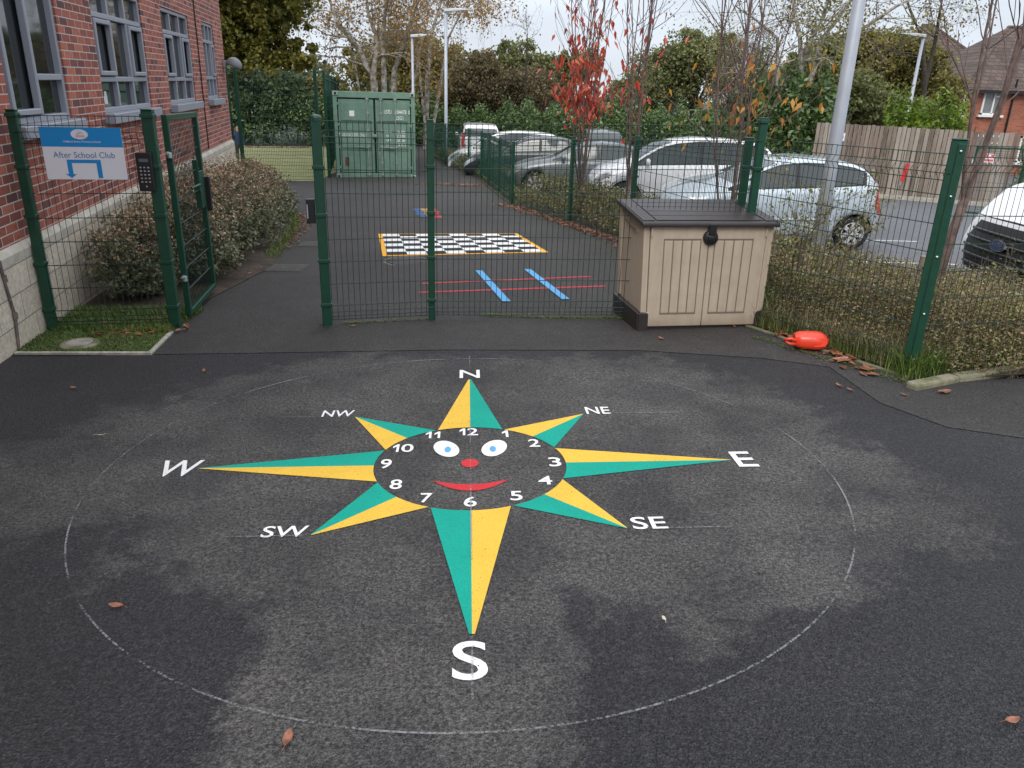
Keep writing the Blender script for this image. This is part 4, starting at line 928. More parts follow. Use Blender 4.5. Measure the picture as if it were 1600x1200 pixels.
A_ = AT(1509, 139, 38); 
h_ = house(1509, 1600, 38, 139, 3.0, 13., 'red brick house with a hipped brown tile roof and white framed window', [])
# windows set from where they stand on the wall
def hw(px, py): q = AT(px, py, 38); return q.x-A_.x, q.z+2.2
mid = hw(1550, 159); lo_ = hw(1541, 207)
for (u, z, w, h) in ((mid[0], mid[1], .92, 1.15), (lo_[0]+.15, lo_[1]-.7, 1.25, 1.2), (hw(1600, 207)[0]+.5, lo_[1]-.7, 1.2, 1.2), (mid[0]+3.6, mid[1], .92, 1.15), (-.0+.06, mid[1], .12, 1.25)):
    b = MB()
    for (cx, cz, sx, sz) in ((u, z+h/2-.05, w, .09), (u, z-h/2+.03, w, .09), (u-w/2+.04, z, .08, h), (u+w/2-.04, z, .08, h), (u+w*.05, z, .07, h-.1), (u+w*.27, z+h*.2, w*.4, .07)): b.box((cx, -.03, cz), (sx, .08, sz))
    b.box((u, -.08, z-h/2-.05), (w+.25, .2, .10)); f_ = b.build('window', 'white_upvc', h_); MB().box((u, -.012, z), (max(.03, w-.1), .02, h-.1)).build('pane', 'net_curtain', f_)
dp = hw(1580, 160); MB().tube([(dp[0], -.08, 0), (dp[0], -.08, dp[1]+1)], .05, 6).build('downpipe', 'black_plastic', h_)
house(1400, 1500, 47, 124, 3.2, 6.2, 'farther house showing only a brown roof slope through the trees', [(2, 3.5, .9, 1.1)], hip=2.8)

# ------------------------------------------------------------------ cars
mat('car_glass', (.035, .045, .047), .05, 0, spec=.8); mat('tyre', (.014, .014, .015), .85); mat('arch_black', (.008, .008, .008), .9); mat('rim_silver', (.50, .51, .53), .4, .1)
mat('lamp_red', (.55, .01, .015), .15, coat=1.); mat('lamp_clear', (.50, .54, .57), .12, .5, coat=1.); mat('trim_black', (.015, .015, .016), .5); mat('chrome', (.6, .6, .62), .15, 1.); mat('plate_white', (.6, .6, .5), .5)
def carpaint(n, c, metal=0.): return mat(n, c, .38, metal, 0, coat=.9)
carpaint('paint_white', (.80, .81, .83)); carpaint('paint_blue_silver', (.46, .53, .58), .2); carpaint('paint_dark', (.022, .026, .03), .2); carpaint('paint_grey', (.16, .17, .18), .4); carpaint('paint_silver', (.58, .62, .65), .2)
HATCH = dict(L=3.60, w=.80, st=[(0, .32, .55, .58), (.06, .24, .66, .70), (.25, .2, .78, .84), (.6, .19, .88, .95), (.95, .19, .94, 1.02), (1.15, .19, .965, 1.12), (1.5, .19, .985, 1.33), (1.8, .19, 1.0, 1.45), (2.2, .19, 1.02, 1.50), (2.7, .19, 1.05, 1.49), (3.05, .20, 1.08, 1.44), (3.25, .22, 1.10, 1.36), (3.42, .25, 1.08, 1.16), (3.52, .28, .95, .98), (3.60, .36, .62, .66)],
             wf=.62, wr=3.13, r=.285, ga=(1.02, 3.18), ws=(1.05, 1.74), rw=(3.22, 3.44), wt=.60)
SALOON = dict(L=4.25, w=.87, st=[(0, .30, .52, .56), (.08, .22, .64, .68), (.35, .18, .76, .81), (.8, .17, .86, .92), (1.2, .17, .92, .98), (1.45, .17, .94, 1.10), (1.8, .17, .96, 1.29), (2.15, .17, .97, 1.40), (2.6, .17, .99, 1.44), (3.1, .17, 1.01, 1.42), (3.5, .18, 1.04, 1.34), (3.8, .2, 1.06, 1.20), (4.0, .22, 1.04, 1.08), (4.15, .26, .92, .95), (4.25, .36, .6, .64)],
              wf=.78, wr=3.45, r=.31, ga=(1.30, 3.66), ws=(1.32, 2.05), rw=(3.55, 3.92), wt=.62)
MPV = dict(L=4.3, w=.90, st=[(0, .32, .60, .64), (.07, .24, .74, .78), (.3, .2, .88, .94), (.65, .19, .98, 1.05), (.9, .19, 1.03, 1.12), (1.15, .19, 1.05, 1.30), (1.5, .19, 1.07, 1.50), (1.85, .19, 1.08, 1.61), (2.4, .19, 1.10, 1.67), (3.2, .19, 1.12, 1.66), (3.75, .2, 1.14, 1.60), (4.0, .22, 1.15, 1.50), (4.18, .25, 1.1, 1.25), (4.26, .3, .95, .98), (4.3, .36, .62, .66)],
           wf=.75, wr=3.45, r=.33, ga=(.98, 3.9), ws=(.95, 1.75), rw=(4.0, 4.2), wt=.70)
def make_car(spec, label, paintm, loc, rz, cat='car', group='cars parked beyond the planting bed', name='parked_car', roof=None):
    sp0 = spec; st = np.array(sp0['st']); L, w, wt = sp0['L'], sp0['w'], sp0['wt']
    xs = np.unique(np.concatenate([np.linspace(0, .12, 4), np.linspace(.12, L-.15, 44), np.linspace(L-.15, L, 5)]))
    def sm(col):
        v = np.interp(np.linspace(0, L, 400), st[:, 0], st[:, col]); k = np.hanning(19); k /= k.sum(); vp = np.pad(v, 9, mode='edge'); return np.convolve(vp, k, 'valid')
    tab = {c: sm(c) for c in (1, 2, 3)}; xx = np.linspace(0, L, 400)
    def ring(x):
        zb, ze, zt = (float(np.interp(x, xx, tab[c])) for c in (1, 2, 3))
        ef = min(1, (x/.55))**.5 if x < .55 else 1.; er = min(1, ((L-x)/.4))**.4 if x > L-.4 else 1.; k = .74+.26*min(ef, er)
        W_ = w*k; gh = max(0., zt-ze); T_ = W_*.93-(W_*.93-wt)*min(1, gh/.42); r_ = min(.06, gh*.35)
        zm = zb+(ze-zb)*.55
        return [(0, zb), (W_*.80, zb), (W_*.95, zb+.03), (W_*.985, zb+.12), (W_, zm), (W_*.99, ze-.10), (W_*.95, ze-.01), (W_*.93, ze), (T_+.015, zt-r_-.004), (T_-.035, zt-r_*.35), (T_*.6, zt), (0, zt+.006)]
    rows = []
    for x in xs:
        r_ = ring(x); rows.append([(x, -y, z) for y, z in r_] + [(x, y, z) for y, z in r_[::-1][1:]])
    t = empty(name, label, cat, loc, rz, group)
    b = MB().grid([[p for p in row] for row in rows]); b.poly(rows[0][:-1][::-1]); b.poly(rows[-1][:-1])
    body = b.build('body', paintm, t, smooth=True); body.data.materials.append(MATS['arch_black'])
    # wheel arches are cut out of the body
    cut = MB()
    for xw in (sp0['wf'], sp0['wr']):
        for s_ in (-1, 1): 
            c = MB(); R_ = sp0['r']+.055; n = len(cut.v); pts = [(xw+R_*math.cos(2*math.pi*i/28), s_*(w-.24), sp0['r']+R_*math.sin(2*math.pi*i/28)) for i in range(28)]
            cut.prism(pts if s_ > 0 else pts[::-1], (0, s_*.4, 0))
    co = cut.build('cutter', 'arch_black', t); md = body.modifiers.new('arch', 'BOOLEAN'); md.object = co; md.solver = 'EXACT'; md.operation = 'DIFFERENCE'
    import bmesh
    bm = bmesh.new(); bm.from_mesh(co.data); bmesh.ops.recalc_face_normals(bm, faces=bm.faces); bm.to_mesh(co.data); bm.free()
    bm = bmesh.new(); bm.from_mesh(body.data); bmesh.ops.remove_doubles(bm, verts=bm.verts, dist=.0005); bmesh.ops.recalc_face_normals(bm, faces=bm.faces); bm.to_mesh(body.data); bm.free()
    body.data.update(); co.data.update(); bpy.context.view_layer.update(); dg = bpy.context.evaluated_depsgraph_get(); dg.update(); me = bpy.data.meshes.new_from_object(body.evaluated_get(dg), preserve_all_data_layers=False, depsgraph=dg); body.modifiers.clear(); old = body.data; body.data = me; bpy.data.objects.remove(co)
    me.polygons.foreach_set('use_smooth', [True]*len(me.polygons))
    # glass follows the upper body
    def side_pt(x, v, s_, o=.006): r_ = ring(x); a, c = r_[7], r_[8]; y = a[0]+(c[0]-a[0])*v; z = a[1]+(c[1]-a[1])*v; return (x, s_*(y+o), z+o*.3)
    g0, g1 = sp0['ga']
    for s_ in (-1, 1):
        X = np.linspace(g0, g1, 34); mids = [g0+(g1-g0)*.50]
        gl_ = MB().grid([[side_pt(x, v, s_) for v in np.linspace(.06, .93, 6)] for x in X]); go = gl_.build('side_window', 'car_glass', t, smooth=True)
        X2 = np.linspace(g0-.05, g1+.06, 34); tr_ = MB().grid([[side_pt(x, v, s_, .003) for v in np.linspace(-.0, 1.0, 6)] for x in X2]); tr_.build('window_trim', 'trim_black', t, smooth=True)
        for xm in mids: MB().grid([[side_pt(x, v, s_, .010) for v in np.linspace(.02, .97, 5)] for x in (xm-.035, xm+.035)]).build('pillar', 'trim_black', go)
        # shut lines and mouldings
        def lp(x, z, o=.003):
            r_ = ring(x); y = float(np.interp(z, [q[1] for q in r_[1:8]], [q[0] for q in r_[1:8]])); return Vector((x, s_*(y+o), z))
        sl2 = MB()
        for xm in (g0+.12, mids[0], g1-.25): sl2.tube([lp(xm, z) for z in np.linspace(.30, float(np.interp(xm, xx, tab[2]))-.01, 8)], .004, 4)
        sl2.build('shut_lines', 'trim_black', t)
        MB().tube([lp(x, .48+.02*(x-g0), .006) for x in np.linspace(g0+.16, g1-.45, 8)], .016, 6).build('side_moulding', paintm, t, smooth=True)
        for xm in (mids[0]-.16, g1-.42): MB().tube([lp(xm-.07, .86, .02), lp(xm+.07, .87, .02)], .011, 6).build('door_handle', paintm, t)
        rm = ring(g0+.22); m_ = MB().lathe([(.001, -.05), (.06, -.04), (.085, 0), (.075, .05), (.001, .06)], (g0+.24, s_*(rm[7][0]+.12), rm[7][1]+.08), (-1, 0, 0), 12); m_.box((g0+.24, s_*(rm[7][0]+.03), rm[7][1]+.04), (.04, .1, .03)); m_.build('mirror', paintm, t, smooth=True)
    def top_pt(x, u, o=.006): r_ = ring(x); T_ = r_[8][0]; y = u*T_; z = float(np.interp(abs(y), [0, r_[10][0], r_[9][0], r_[8][0]], [r_[11][1], r_[10][1], r_[9][1], r_[8][1]])); return (x-(.004 if x < L/2 else -.004), y, z+o)
    for nm, (xa, xb) in (('windscreen', sp0['ws']), ('rear_window', sp0['rw'])):
        MB().grid([[top_pt(x, u) for u in np.linspace(-.92, .92, 15)] for x in np.linspace(xa, xb, 14)]).build(nm, 'car_glass', t, smooth=True)
    # wheels
    for xw in (sp0['wf'], sp0['wr']):
        for s_ in (-1, 1):
            r = sp0['r']; c = (xw, s_*(w-.11), r); ax = (0, s_, 0)
            wh = MB().lathe([(r*.62, -.09), (r*.93, -.09), (r, -.05), (r, .05), (r*.95, .085), (r*.70, .095), (r*.66, .08)], c, ax, 28).build('wheel', 'tyre', t, smooth=True)
            b = MB().lathe([(r*.68, .090), (r*.64, .094), (r*.60, .04), (r*.58, .02)], c, ax, 28)
            b.lathe([(r*.16, .07), (r*.13, .085), (.001, .088)], c, ax, 14)
            for k in range(7):
                a = 2*math.pi*k/7; M_ = Matrix.Translation(Vector(c)+Vector((0, s_*.066, 0))) @ Matrix.Rotation(a, 4, 'Y'); b.box((0, 0, r*.37), (r*.22, .03, r*.56), M_)
            b.build('rim', 'rim_silver', wh)
            MB().lathe([(r*.60, .02), (.001, .02)], c, ax, 24).build('brake_shadow', 'arch_black', wh)
    # lights, bumpers, plates
    def face_pt(x, y, z): return (x, y, z)
    for s_ in (-1, 1):
        rr = ring(.16); b = MB(); P = []
        for x in np.linspace(.03, .42, 7):
            r_ = ring(x); P.append([(x-.004, s_*(float(np.interp(z, [q[1] for q in r_[1:8]], [q[0] for q in r_[1:8]]))+.006), z) for z in np.linspace(r_[7][1]-.16+.06*(x/.42), r_[7][1]-.01, 4)])
        b.grid(P); b.build('headlight', 'lamp_clear', t, smooth=True)
        P = []
        for x in np.linspace(L-.17, L-.02, 6):
            r_ = ring(x); P.append([(x+.006, s_*(float(np.interp(z, [q[1] for q in r_[1:8]], [q[0] for q in r_[1:8]]))+.008), z) for z in np.linspace(max(.60, r_[7][1]-.30), r_[7][1]+.0, 6)])
        MB().grid(P).build('tail_light', 'lamp_red', t, smooth=True)
    fz = ring(.0); MB().box((-.012, 0, .42), (.03, w*1.05, .13)).build('grille', 'trim_black', t, bevel=.01); MB().box((-.03, 0, .42), (.012, .5, .1)).build('number_plate', 'plate_white', t)
    MB().box((L+.012, 0, .46), (.012, .5, .1)).build('number_plate', 'plate_white', t)
    if sp0.get('suv'):
        for s_ in (-1, 1): MB().box((L-.12, s_*(w*.84), 1.12), (.12, .14, .42)).build('tail_light', 'lamp_red', t, bevel=.02)
    return t
def carpos(px, Y): x = XT(px, Y, carz(0, Y)+.6); return (x, Y, carz(0, Y))
x_r = XT(1376, 13.1, .1); 
make_car(HATCH, 'silver blue small hatchback nearest behind the mesh fence, tail lamp to the right', 'paint_blue_silver', (x_r-3.6, 13.75, carz(0, 13)+.03), 0.).scale = (1, 1, .97)
make_car(SALOON, 'silver car with its windscreen partly hidden behind the middle cherry trunk', 'paint_silver', (3.0, 16.3, carz(0, 16)), 0.)
p = carpos(925, 18.4); make_car(MPV, 'tall white car with a big windscreen behind the second cherry tree', 'paint_white', (p[0], 19., p[2]), 0.)
p = carpos(792, 22); make_car(SALOON, 'grey car with long side glass between red cherry and low fence', 'paint_grey', (p[0], 22.4, p[2]), 0., cat='car')
p = carpos(727, 26.5); make_car(SALOON, 'black fronted dark car beside the grey car', 'paint_dark', (p[0], 26.2, p[2]+.05), 0.)
p = carpos(702, 29.5); make_car(MPV, 'white car nosed up to the low fence farthest along the row', 'paint_white', (p[0], 29.4, p[2]-.1), 0.)
SUV = dict(MPV); SUV['suv'] = True
p = carpos(732, 34); make_car(SUV, 'white sport utility vehicle seen from behind with tall red tail lights', 'paint_white', (p[0]+.1, 38.1, carz(0, 34)+.05), R(-90)+R(6))
p = carpos(942, 33); make_car(SUV, 'dark car seen from behind below the hedge, red tail lamp glowing through the leaves', 'paint_dark', (p[0], 37., carz(0, 34)), R(-90))

# ------------------------------------------------------------------ white van
VX, VY = AT(1557, 384, 8.0).x+.08, 8.08; VZ = carz(0, 8)+.09
van = empty('parked_van', 'white van at the right edge with black grille and oval badge', 'van', (VX, VY, VZ), 0.)
VAN_ST = [(0, .30, .98, 1.00), (.05, .26, 1.05, 1.08), (.14, .24, 1.12, 1.16), (.4, .22, 1.22, 1.27), (.8, .22, 1.33, 1.40), (1.0, .22, 1.38, 1.55), (1.3, .22, 1.42, 1.85), (1.7, .22, 1.44, 2.15), (2.1, .22, 1.45, 2.28), (3., .22, 1.45, 2.30), (5.0, .22, 1.45, 2.30)]
vst = np.array(VAN_ST)
def vring(x):
    zb, ze, zt = (float(np.interp(x, vst[:, 0], vst[:, c])) for c in (1, 2, 3)); k = (.86+.14*min(1, x/.4)**.5); W_ = .98*k
    gh = zt-ze; T_ = W_*.93-(W_*.93-.80)*min(1, gh/.8); r_ = min(.08, gh*.3)
    return [(0, zb), (W_*.88, zb), (W_*.97, zb+.06), (W_, zb+.3), (W_, ze-.2), (W_*.98, ze-.06), (W_*.90, ze), (T_, zt-r_), (T_-.05, zt-r_*.3), (T_*.6, zt), (0, zt+.01)]
def nose_x(y, z):   # bulge of the front
    return .10*(abs(y)/.9)**3 + .16*max(0, (z-.62)/.5)**1.5
rows = []
for x in sorted(set([0, .02, .05, .1, .14, .2, .3] + list(np.linspace(.4, 5., 30)))):
    r_ = vring(x); k = max(0, 1-x/.5); f_ = lambda y, z: x + k*nose_x(y, z); rows.append([(f_(y, z), -y, z) for y, z in r_] + [(f_(y, z), y, z) for y, z in r_[::-1][1:]])
nr = []
r0v = vring(0)
b = MB().grid(rows)
zs = np.linspace(.3, .99, 9); ny = np.linspace(-1, 1, 17)
def vfw(z): return float(np.interp(z, [q[1] for q in r0v[1:7]], [q[0] for q in r0v[1:7]]))
b.grid([[(nose_x(u*vfw(z), z), u*vfw(z), z) for u in ny] for z in zs])
b.build('body', 'paint_white', van, smooth=True)
def fp(y, z, o): return (nose_x(y, z)-o, y, z)
gz0, gz1 = .42, .94
def gw(z): return .72-.12*abs((z-.70)/.26)**1.5
b = MB().grid([[fp(u*gw(z), z, .008) for u in ny] for z in np.linspace(gz0-.02, gz1+.01, 7)]); gr_ = b.build('grille', 'trim_black', van, smooth=True)
mat('grille_bar', (.05, .052, .055), .3, .5)
for z in (.50, .59, .68, .77, .86):
    b = MB().tube([fp(u*gw(z)*.97, z, .022) for u in ny], .016, 6); b.build('grille_bar', 'grille_bar', gr_, smooth=True)
b = MB().tube([fp(u*gw(z), z, .014) for u, z in [(-1, gz0)] + [(u, gz0) for u in ny] + [(1, gz0)]], .012, 6); b.build('grille_surround', 'chrome', gr_, smooth=True)
mat('badge_blue', (.02, .045, .12), .2, coat=1.)
bz = .765
def oval(a, c, h, o, mtl, nm, par): return MB().prism([fp(a*math.cos(2*math.pi*i/32), bz+c*math.sin(2*math.pi*i/32), o) for i in range(32)], (-h, 0, 0)).build(nm, mtl, par)
bd_ = oval(.145, .062, .012, .036, 'chrome', 'badge', van); oval(.132, .050, .004, .0485, 'badge_blue', 'badge_field', bd_)
bm_ = Matrix(((0, 0, -1, nose_x(0, bz)-.0545), (-1, 0, 0, 0), (0, 1, 0, bz), (0, 0, 0, 1)))
text_mesh('Ford', 'badge_lettering', 'chrome', bm_, (.17, .052), bd_, .0)
for s_ in (-1, 1):
    P = [[(x+nose_x(s_*.8, z)*max(0, 1-x/.5)*1.0 - .01, s_*(float(np.interp(z, [q[1] for q in vring(x)[1:7]], [q[0] for q in vring(x)[1:7]]))+.008), z) for z in np.linspace(.92-.05, .92+.12+.1*x, 4)] for x in np.linspace(.05, .5, 7)]
    if s_ < 0: MB().grid(P).build('headlight', 'lamp_clear', van, smooth=True)
    MB().lathe([(.22, -.1), (.33, -.1), (.35, -.05), (.35, .06), (.33, .1), (.2, .1)], (.95, s_*.9, .35), (0, s_, 0), 28).build('wheel', 'tyre', van, smooth=True)
    MB().box((1.25, s_*1.10, 1.55), (.14, .16, .3)).build('mirror', 'trim_black', van, bevel=.03)
    MB().lathe([(.001, .01), (.42, .01), (.42, -.02)], (.95, s_*.975, .37), (0, s_, 0), 28).build('wheel_arch', 'arch_black', van)
    MB().quad((1.25, s_*.935, 1.50), (2.2, s_*.945, 1.50), (2.15, s_*.84, 2.1), (1.75, s_*.84, 2.1)).build('side_window', 'car_glass', van)
MB().grid([[(x-.006, u*(vring(x)[7][0]-.04), float(np.interp(abs(u)*(vring(x)[7][0]-.04), [0, vring(x)[9][0], vring(x)[8][0], vring(x)[7][0]], [vring(x)[10][1], vring(x)[9][1], vring(x)[8][1], vring(x)[7][1]]))+.008) for u in ny] for x in np.linspace(.95, 1.66, 10)]).build('windscreen', 'car_glass', van, smooth=True)
MB().tube([(.80, -.45, 1.43), (.9, -.1, 1.45), (.82, .3, 1.44)], .012, 6).tube([(.62, .60, 1.335), (.66, .63, 1.35)], .018, 6).build('wiper', 'trim_black', van)
# child on the turf court

# ------------------------------------------------------------------ vegetation
leafmat('oak_leaf', [(.1, (.030, .032, .010)), (.45, (.075, .075, .016)), (.75, (.13, .115, .022)), (1, (.20, .14, .03))], k=2.1, trans=.35)
leafmat('dark_leaf', [(.1, (.012, .020, .010)), (.5, (.028, .042, .018)), (1, (.060, .070, .026))], k=2.38)
leafmat('olive_leaf', [(.1, (.028, .028, .010)), (.5, (.070, .066, .020)), (.8, (.115, .095, .026)), (1, (.16, .11, .035))], k=2.50)
leafmat('green_leaf', [(.1, (.032, .037, .016)), (.5, (.070, .078, .030)), (1, (.130, .130, .048))], k=2.50)
leafmat('laurel_leaf', [(.1, (.014, .028, .008)), (.5, (.038, .066, .019)), (.85, (.080, .120, .034)), (1, (.15, .185, .06))], k=2.00, rough=.35, trans=.15, spec=.5)
leafmat('bright_leaf', [(.1, (.04, .075, .010)), (.5, (.10, .16, .018)), (1, (.26, .33, .04))], k=1.2, rough=.4)
leafmat('brown_leaf', [(.1, (.045, .028, .015)), (.5, (.11, .065, .030)), (1, (.20, .12, .05))], k=1.5)
leafmat('scrub_leaf', [(.1, (.045, .036, .022)), (.5, (.10, .080, .042)), (1, (.16, .13, .06))], k=1.62)
leafmat('birch_leaf', [(.1, (.08, .045, .015)), (.5, (.19, .11, .035)), (1, (.30, .20, .06))], k=1.62)
leafmat('twig_brown', [(.1, (.04, .03, .024)), (.6, (.085, .065, .052)), (1, (.13, .10, .08))], k=1.5, trans=0)
leafmat('red_leaf', [(.1, (.16, .014, .016)), (.5, (.40, .055, .032)), (1, (.60, .20, .09))], k=1.25, rough=.4, trans=.35)
leafmat('amber_leaf', [(.1, (.35, .09, .02)), (.5, (.50, .22, .04)), (1, (.50, .36, .06))], rough=.4, trans=.35)
leafmat('shrub_leaf', [(.1, (.045, .050, .026)), (.4, (.085, .092, .050)), (.75, (.135, .135, .080)), (1, (.20, .185, .12))], k=1.6, trans=.1)
leafmat('shrub_flower', [(.1, (.11, .07, .045)), (.5, (.23, .155, .10)), (1, (.36, .26, .17))], k=1.8, trans=.1)
leafmat('cover_leaf', [(.1, (.022, .024, .010)), (.4, (.060, .062, .022)), (.7, (.13, .125, .045)), (1, (.22, .19, .08))], k=2.0, trans=.15)
leafmat('cover_dry', [(.1, (.045, .025, .015)), (.5, (.11, .065, .04)), (1, (.20, .14, .09))], k=2.0, trans=.1)
leafmat('grass_blade', [(.1, (.030, .055, .010)), (.5, (.075, .125, .022)), (1, (.16, .19, .05))], k=1.35, trans=.2)
leafmat('dry_grass', [(.1, (.10, .085, .04)), (.6, (.20, .17, .09)), (1, (.30, .26, .15))], k=1.35, trans=.2)
leafmat('litter', [(.1, (.085, .028, .014)), (.5, (.20, .075, .035)), (1, (.36, .17, .09))], trans=.05)
leafmat('moss', [(.1, (.03, .045, .008)), (.5, (.075, .11, .015)), (1, (.14, .17, .03))], trans=.1)

def grow(b, p, d, L, r, depth, spread=.5, droop=0., kids=3, shrink=.68, up_=0., ends=None, seg=3, jit=.14, sides=5, rmin=.004):
    pts = [Vector(p)]; d = Vector(d).normalized(); rs = [r]; q = Vector(p)
    for i in range(seg):
        d = (d + Vector((random.gauss(0, jit), random.gauss(0, jit), random.gauss(0, jit)+up_-droop))).normalized(); q = q+d*(L/seg); pts.append(q.copy()); rs.append(max(rmin, r*(1-.42*(i+1)/seg)))
    b.tube(pts, rs, sides if r > .02 else 3, False)
    if ends is not None and depth <= 1: ends += [pts[-1], pts[-2]]
    if depth <= 0: return
    for k in range(kids):
        a = pts[random.randint(max(1, seg-2), seg)] if k else pts[-1]
        s_ = Vector((random.gauss(0, 1), random.gauss(0, 1), random.gauss(0, .6))).normalized(); nd = (d + s_*spread*random.uniform(.6, 1.3)).normalized()
        grow(b, a, nd, L*shrink*random.uniform(.8, 1.2), max(rmin, rs[-1]*.72), depth-1, spread, droop, kids, shrink, up_, ends, seg, jit, sides, rmin)

def pxr(n, Y): return n*Y/F_PX*1.06
def blobs_px(lst, Y, dy=.8):
    """crown masses given as (photo x, photo y, half width, half height) at distance Y"""
    o = []
    for (x, y, w, h) in lst:
        c = AT(x, y, Y+random.uniform(-.4, .4)); o.append((c.x, c.y, c.z, pxr(w, Y), pxr(w, Y)*dy, pxr(h, Y)))
    return o
def crown_tree(kind, label, base_px, Y, blobs, n, leaf, m_leaf, m_bark='dark_bark', tr=.16, cat='tree', group='trees beyond the car park', clump=.2, shell=.35, per=60, gz0=-1.0, limbs=14, hang=0., asp=.6):
    B = blobs_px(blobs, Y); x0 = XT(base_px, Y, gz0); base = Vector((x0, Y, gz0)); t = empty(kind, label, cat, base, 0, group)
    P, cc = clumped(B, n, clump, per, shell); V = leaves(P, leaf, leaf*asp, hang=hang)-np.array(base); npmesh('crown', V, n, m_leaf, t)
    b = MB(); top = max(B, key=lambda k: k[2]); zt = top[2]-base.z; k0 = min(k[2]-k[5] for k in B)-base.z
    m_ = Vector(((top[0]-base.x)*.35, 0, max(.8, zt*.45))); b.tube([(0, 0, -.1), tuple(m_*.5), tuple(m_), (top[0]-base.x, top[1]-base.y, zt)], [tr, tr*.8, tr*.6, tr*.15], 7)
    idx = RNG.choice(len(cc), min(limbs, len(cc)), replace=False)
    for i in idx:
        q = Vector(cc[i])-base; s_ = m_*random.uniform(.6, 1.); mid_ = (s_+q)/2+Vector((random.gauss(0, .15), random.gauss(0, .15), .1)); b.tube([s_, mid_, q], [tr*.32, tr*.2, tr*.07], 4, False)
    b.build('trunk', m_bark, t, smooth=True); return t

# far wooded ground behind everything
def wood_band():
    P = []; 
    for i in range(90):
        x = -45+110*i/90; y = 75+8*math.sin(i*1.3); h = 4.2+1.6*math.sin(i*.7)+random.uniform(-1, 1)
        k = 330; d = RNG.normal(size=(k, 3)); d /= np.linalg.norm(d, axis=1)[:, None]; d *= np.array([2.2, 1.6, h*.6])*(.7+.3*RNG.random(k)[:, None]); d += (x, y, h*.45-1.2); P.append(d)
    P = np.concatenate(P); npm = npmesh('far_woodland', leaves(P, .55, .4), len(P), 'dark_leaf'); tag(npm, kind='stuff')
wood_band()

def hedge(name, label, pts, h, w, n, leaf, m_leaf, z0=-1., hv=.15, cat='hedge', group=None, asp=.45):
    Pp = [Vector((x, y, 0)) for x, y in pts]; L = [0]
    for a, c in zip(Pp[:-1], Pp[1:]): L.append(L[-1]+(c-a).length)
    s_ = RNG.random(n)*L[-1]; X = np.interp(s_, L, [p.x for p in Pp]); Y = np.interp(s_, L, [p.y for p in Pp])
    d = Pp[-1]-Pp[0]; d.normalize(); nx, ny = d.y, -d.x
    hh = h*(1+hv*(np.sin(s_*1.1)*.5+np.sin(s_*2.7+1)*.3+np.sin(s_*.43+2)*.5)); a = RNG.random(n)*math.pi*1.15-.1*math.pi
    rr = .72+.3*RNG.random(n)**.7; bump = 1+.14*np.sin(s_*5.1+a*4)+.1*np.sin(s_*9.3-a*7)
    off = np.cos(a)*w*rr*bump; z = z0+np.where(np.sin(a) > -.2, (np.abs(np.sin(a))**.55)*hh*rr*bump, 0)*np.where(RNG.random(n) < .5, 1, RNG.random(n)**.5)
    P = np.stack([X+nx*off, Y+ny*off, z], 1)+RNG.normal(size=(n, 3))*.05
    base = Vector((Pp[0].x, Pp[0].y, z0)); t = empty(name, label, cat, base, 0, group); npmesh('foliage', leaves(P, leaf, leaf*asp)-np.array(base), n, m_leaf, t)
    b = MB(); core = []
    k = max(6, int(L[-1]/1.2))
    for i in range(k+1):
        s = L[-1]*i/k; x = float(np.interp(s, L, [p.x for p in Pp])); y = float(np.interp(s, L, [p.y for p in Pp])); b.tube([Vector((x, y, z0-.1))-base, Vector((x+.1, y, z0+h*.45))-base, Vector((x+random.uniform(-.4, .4), y+random.uniform(-.3, .3), z0+h*.85))-base], [.05, .035, .015], 5, False)
    b.build('stems', 'dark_bark', t); return t
# laurel hedge behind the parked cars (runs from the container to the timber fence)
def XY(px, Y): return (XT(px, Y, -.5), Y)
hedge('laurel_hedge', 'long glossy green laurel hedge behind the parked cars', [XY(600, 42), XY(860, 40.5), XY(1050, 36), XY(1190, 30)], 2.35, 1.1, 42000, .20, 'laurel_leaf', z0=-1.1)
hedge('laurel_hedge', 'taller loose laurel clump left of the timber fence', [XY(1150, 29), XY(1295, 27)], 3.2, 1.3, 15000, .20, 'laurel_leaf', z0=-1., hv=.2)
hedge('ivy_hedge', 'dark ivy covered hedge along the far side of the turf court', [(-24, 41.), (-6.4, 41.)], 2.1, 1.0, 16000, .17, 'laurel_leaf', z0=-.9)
hedge('laurel_hedge', 'bright yellow green laurel showing above the timber fence', [XY(1365, 27.5), XY(1490, 26.5)], 2.55, .9, 9000, .17, 'bright_leaf', z0=-.9, hv=.12)
hedge('boundary_hedge', 'short dark hedge at the right end of the timber fence', [XY(1585, 24), XY(1680, 23)], 2.0, .7, 4000, .12, 'green_leaf', z0=-.8)

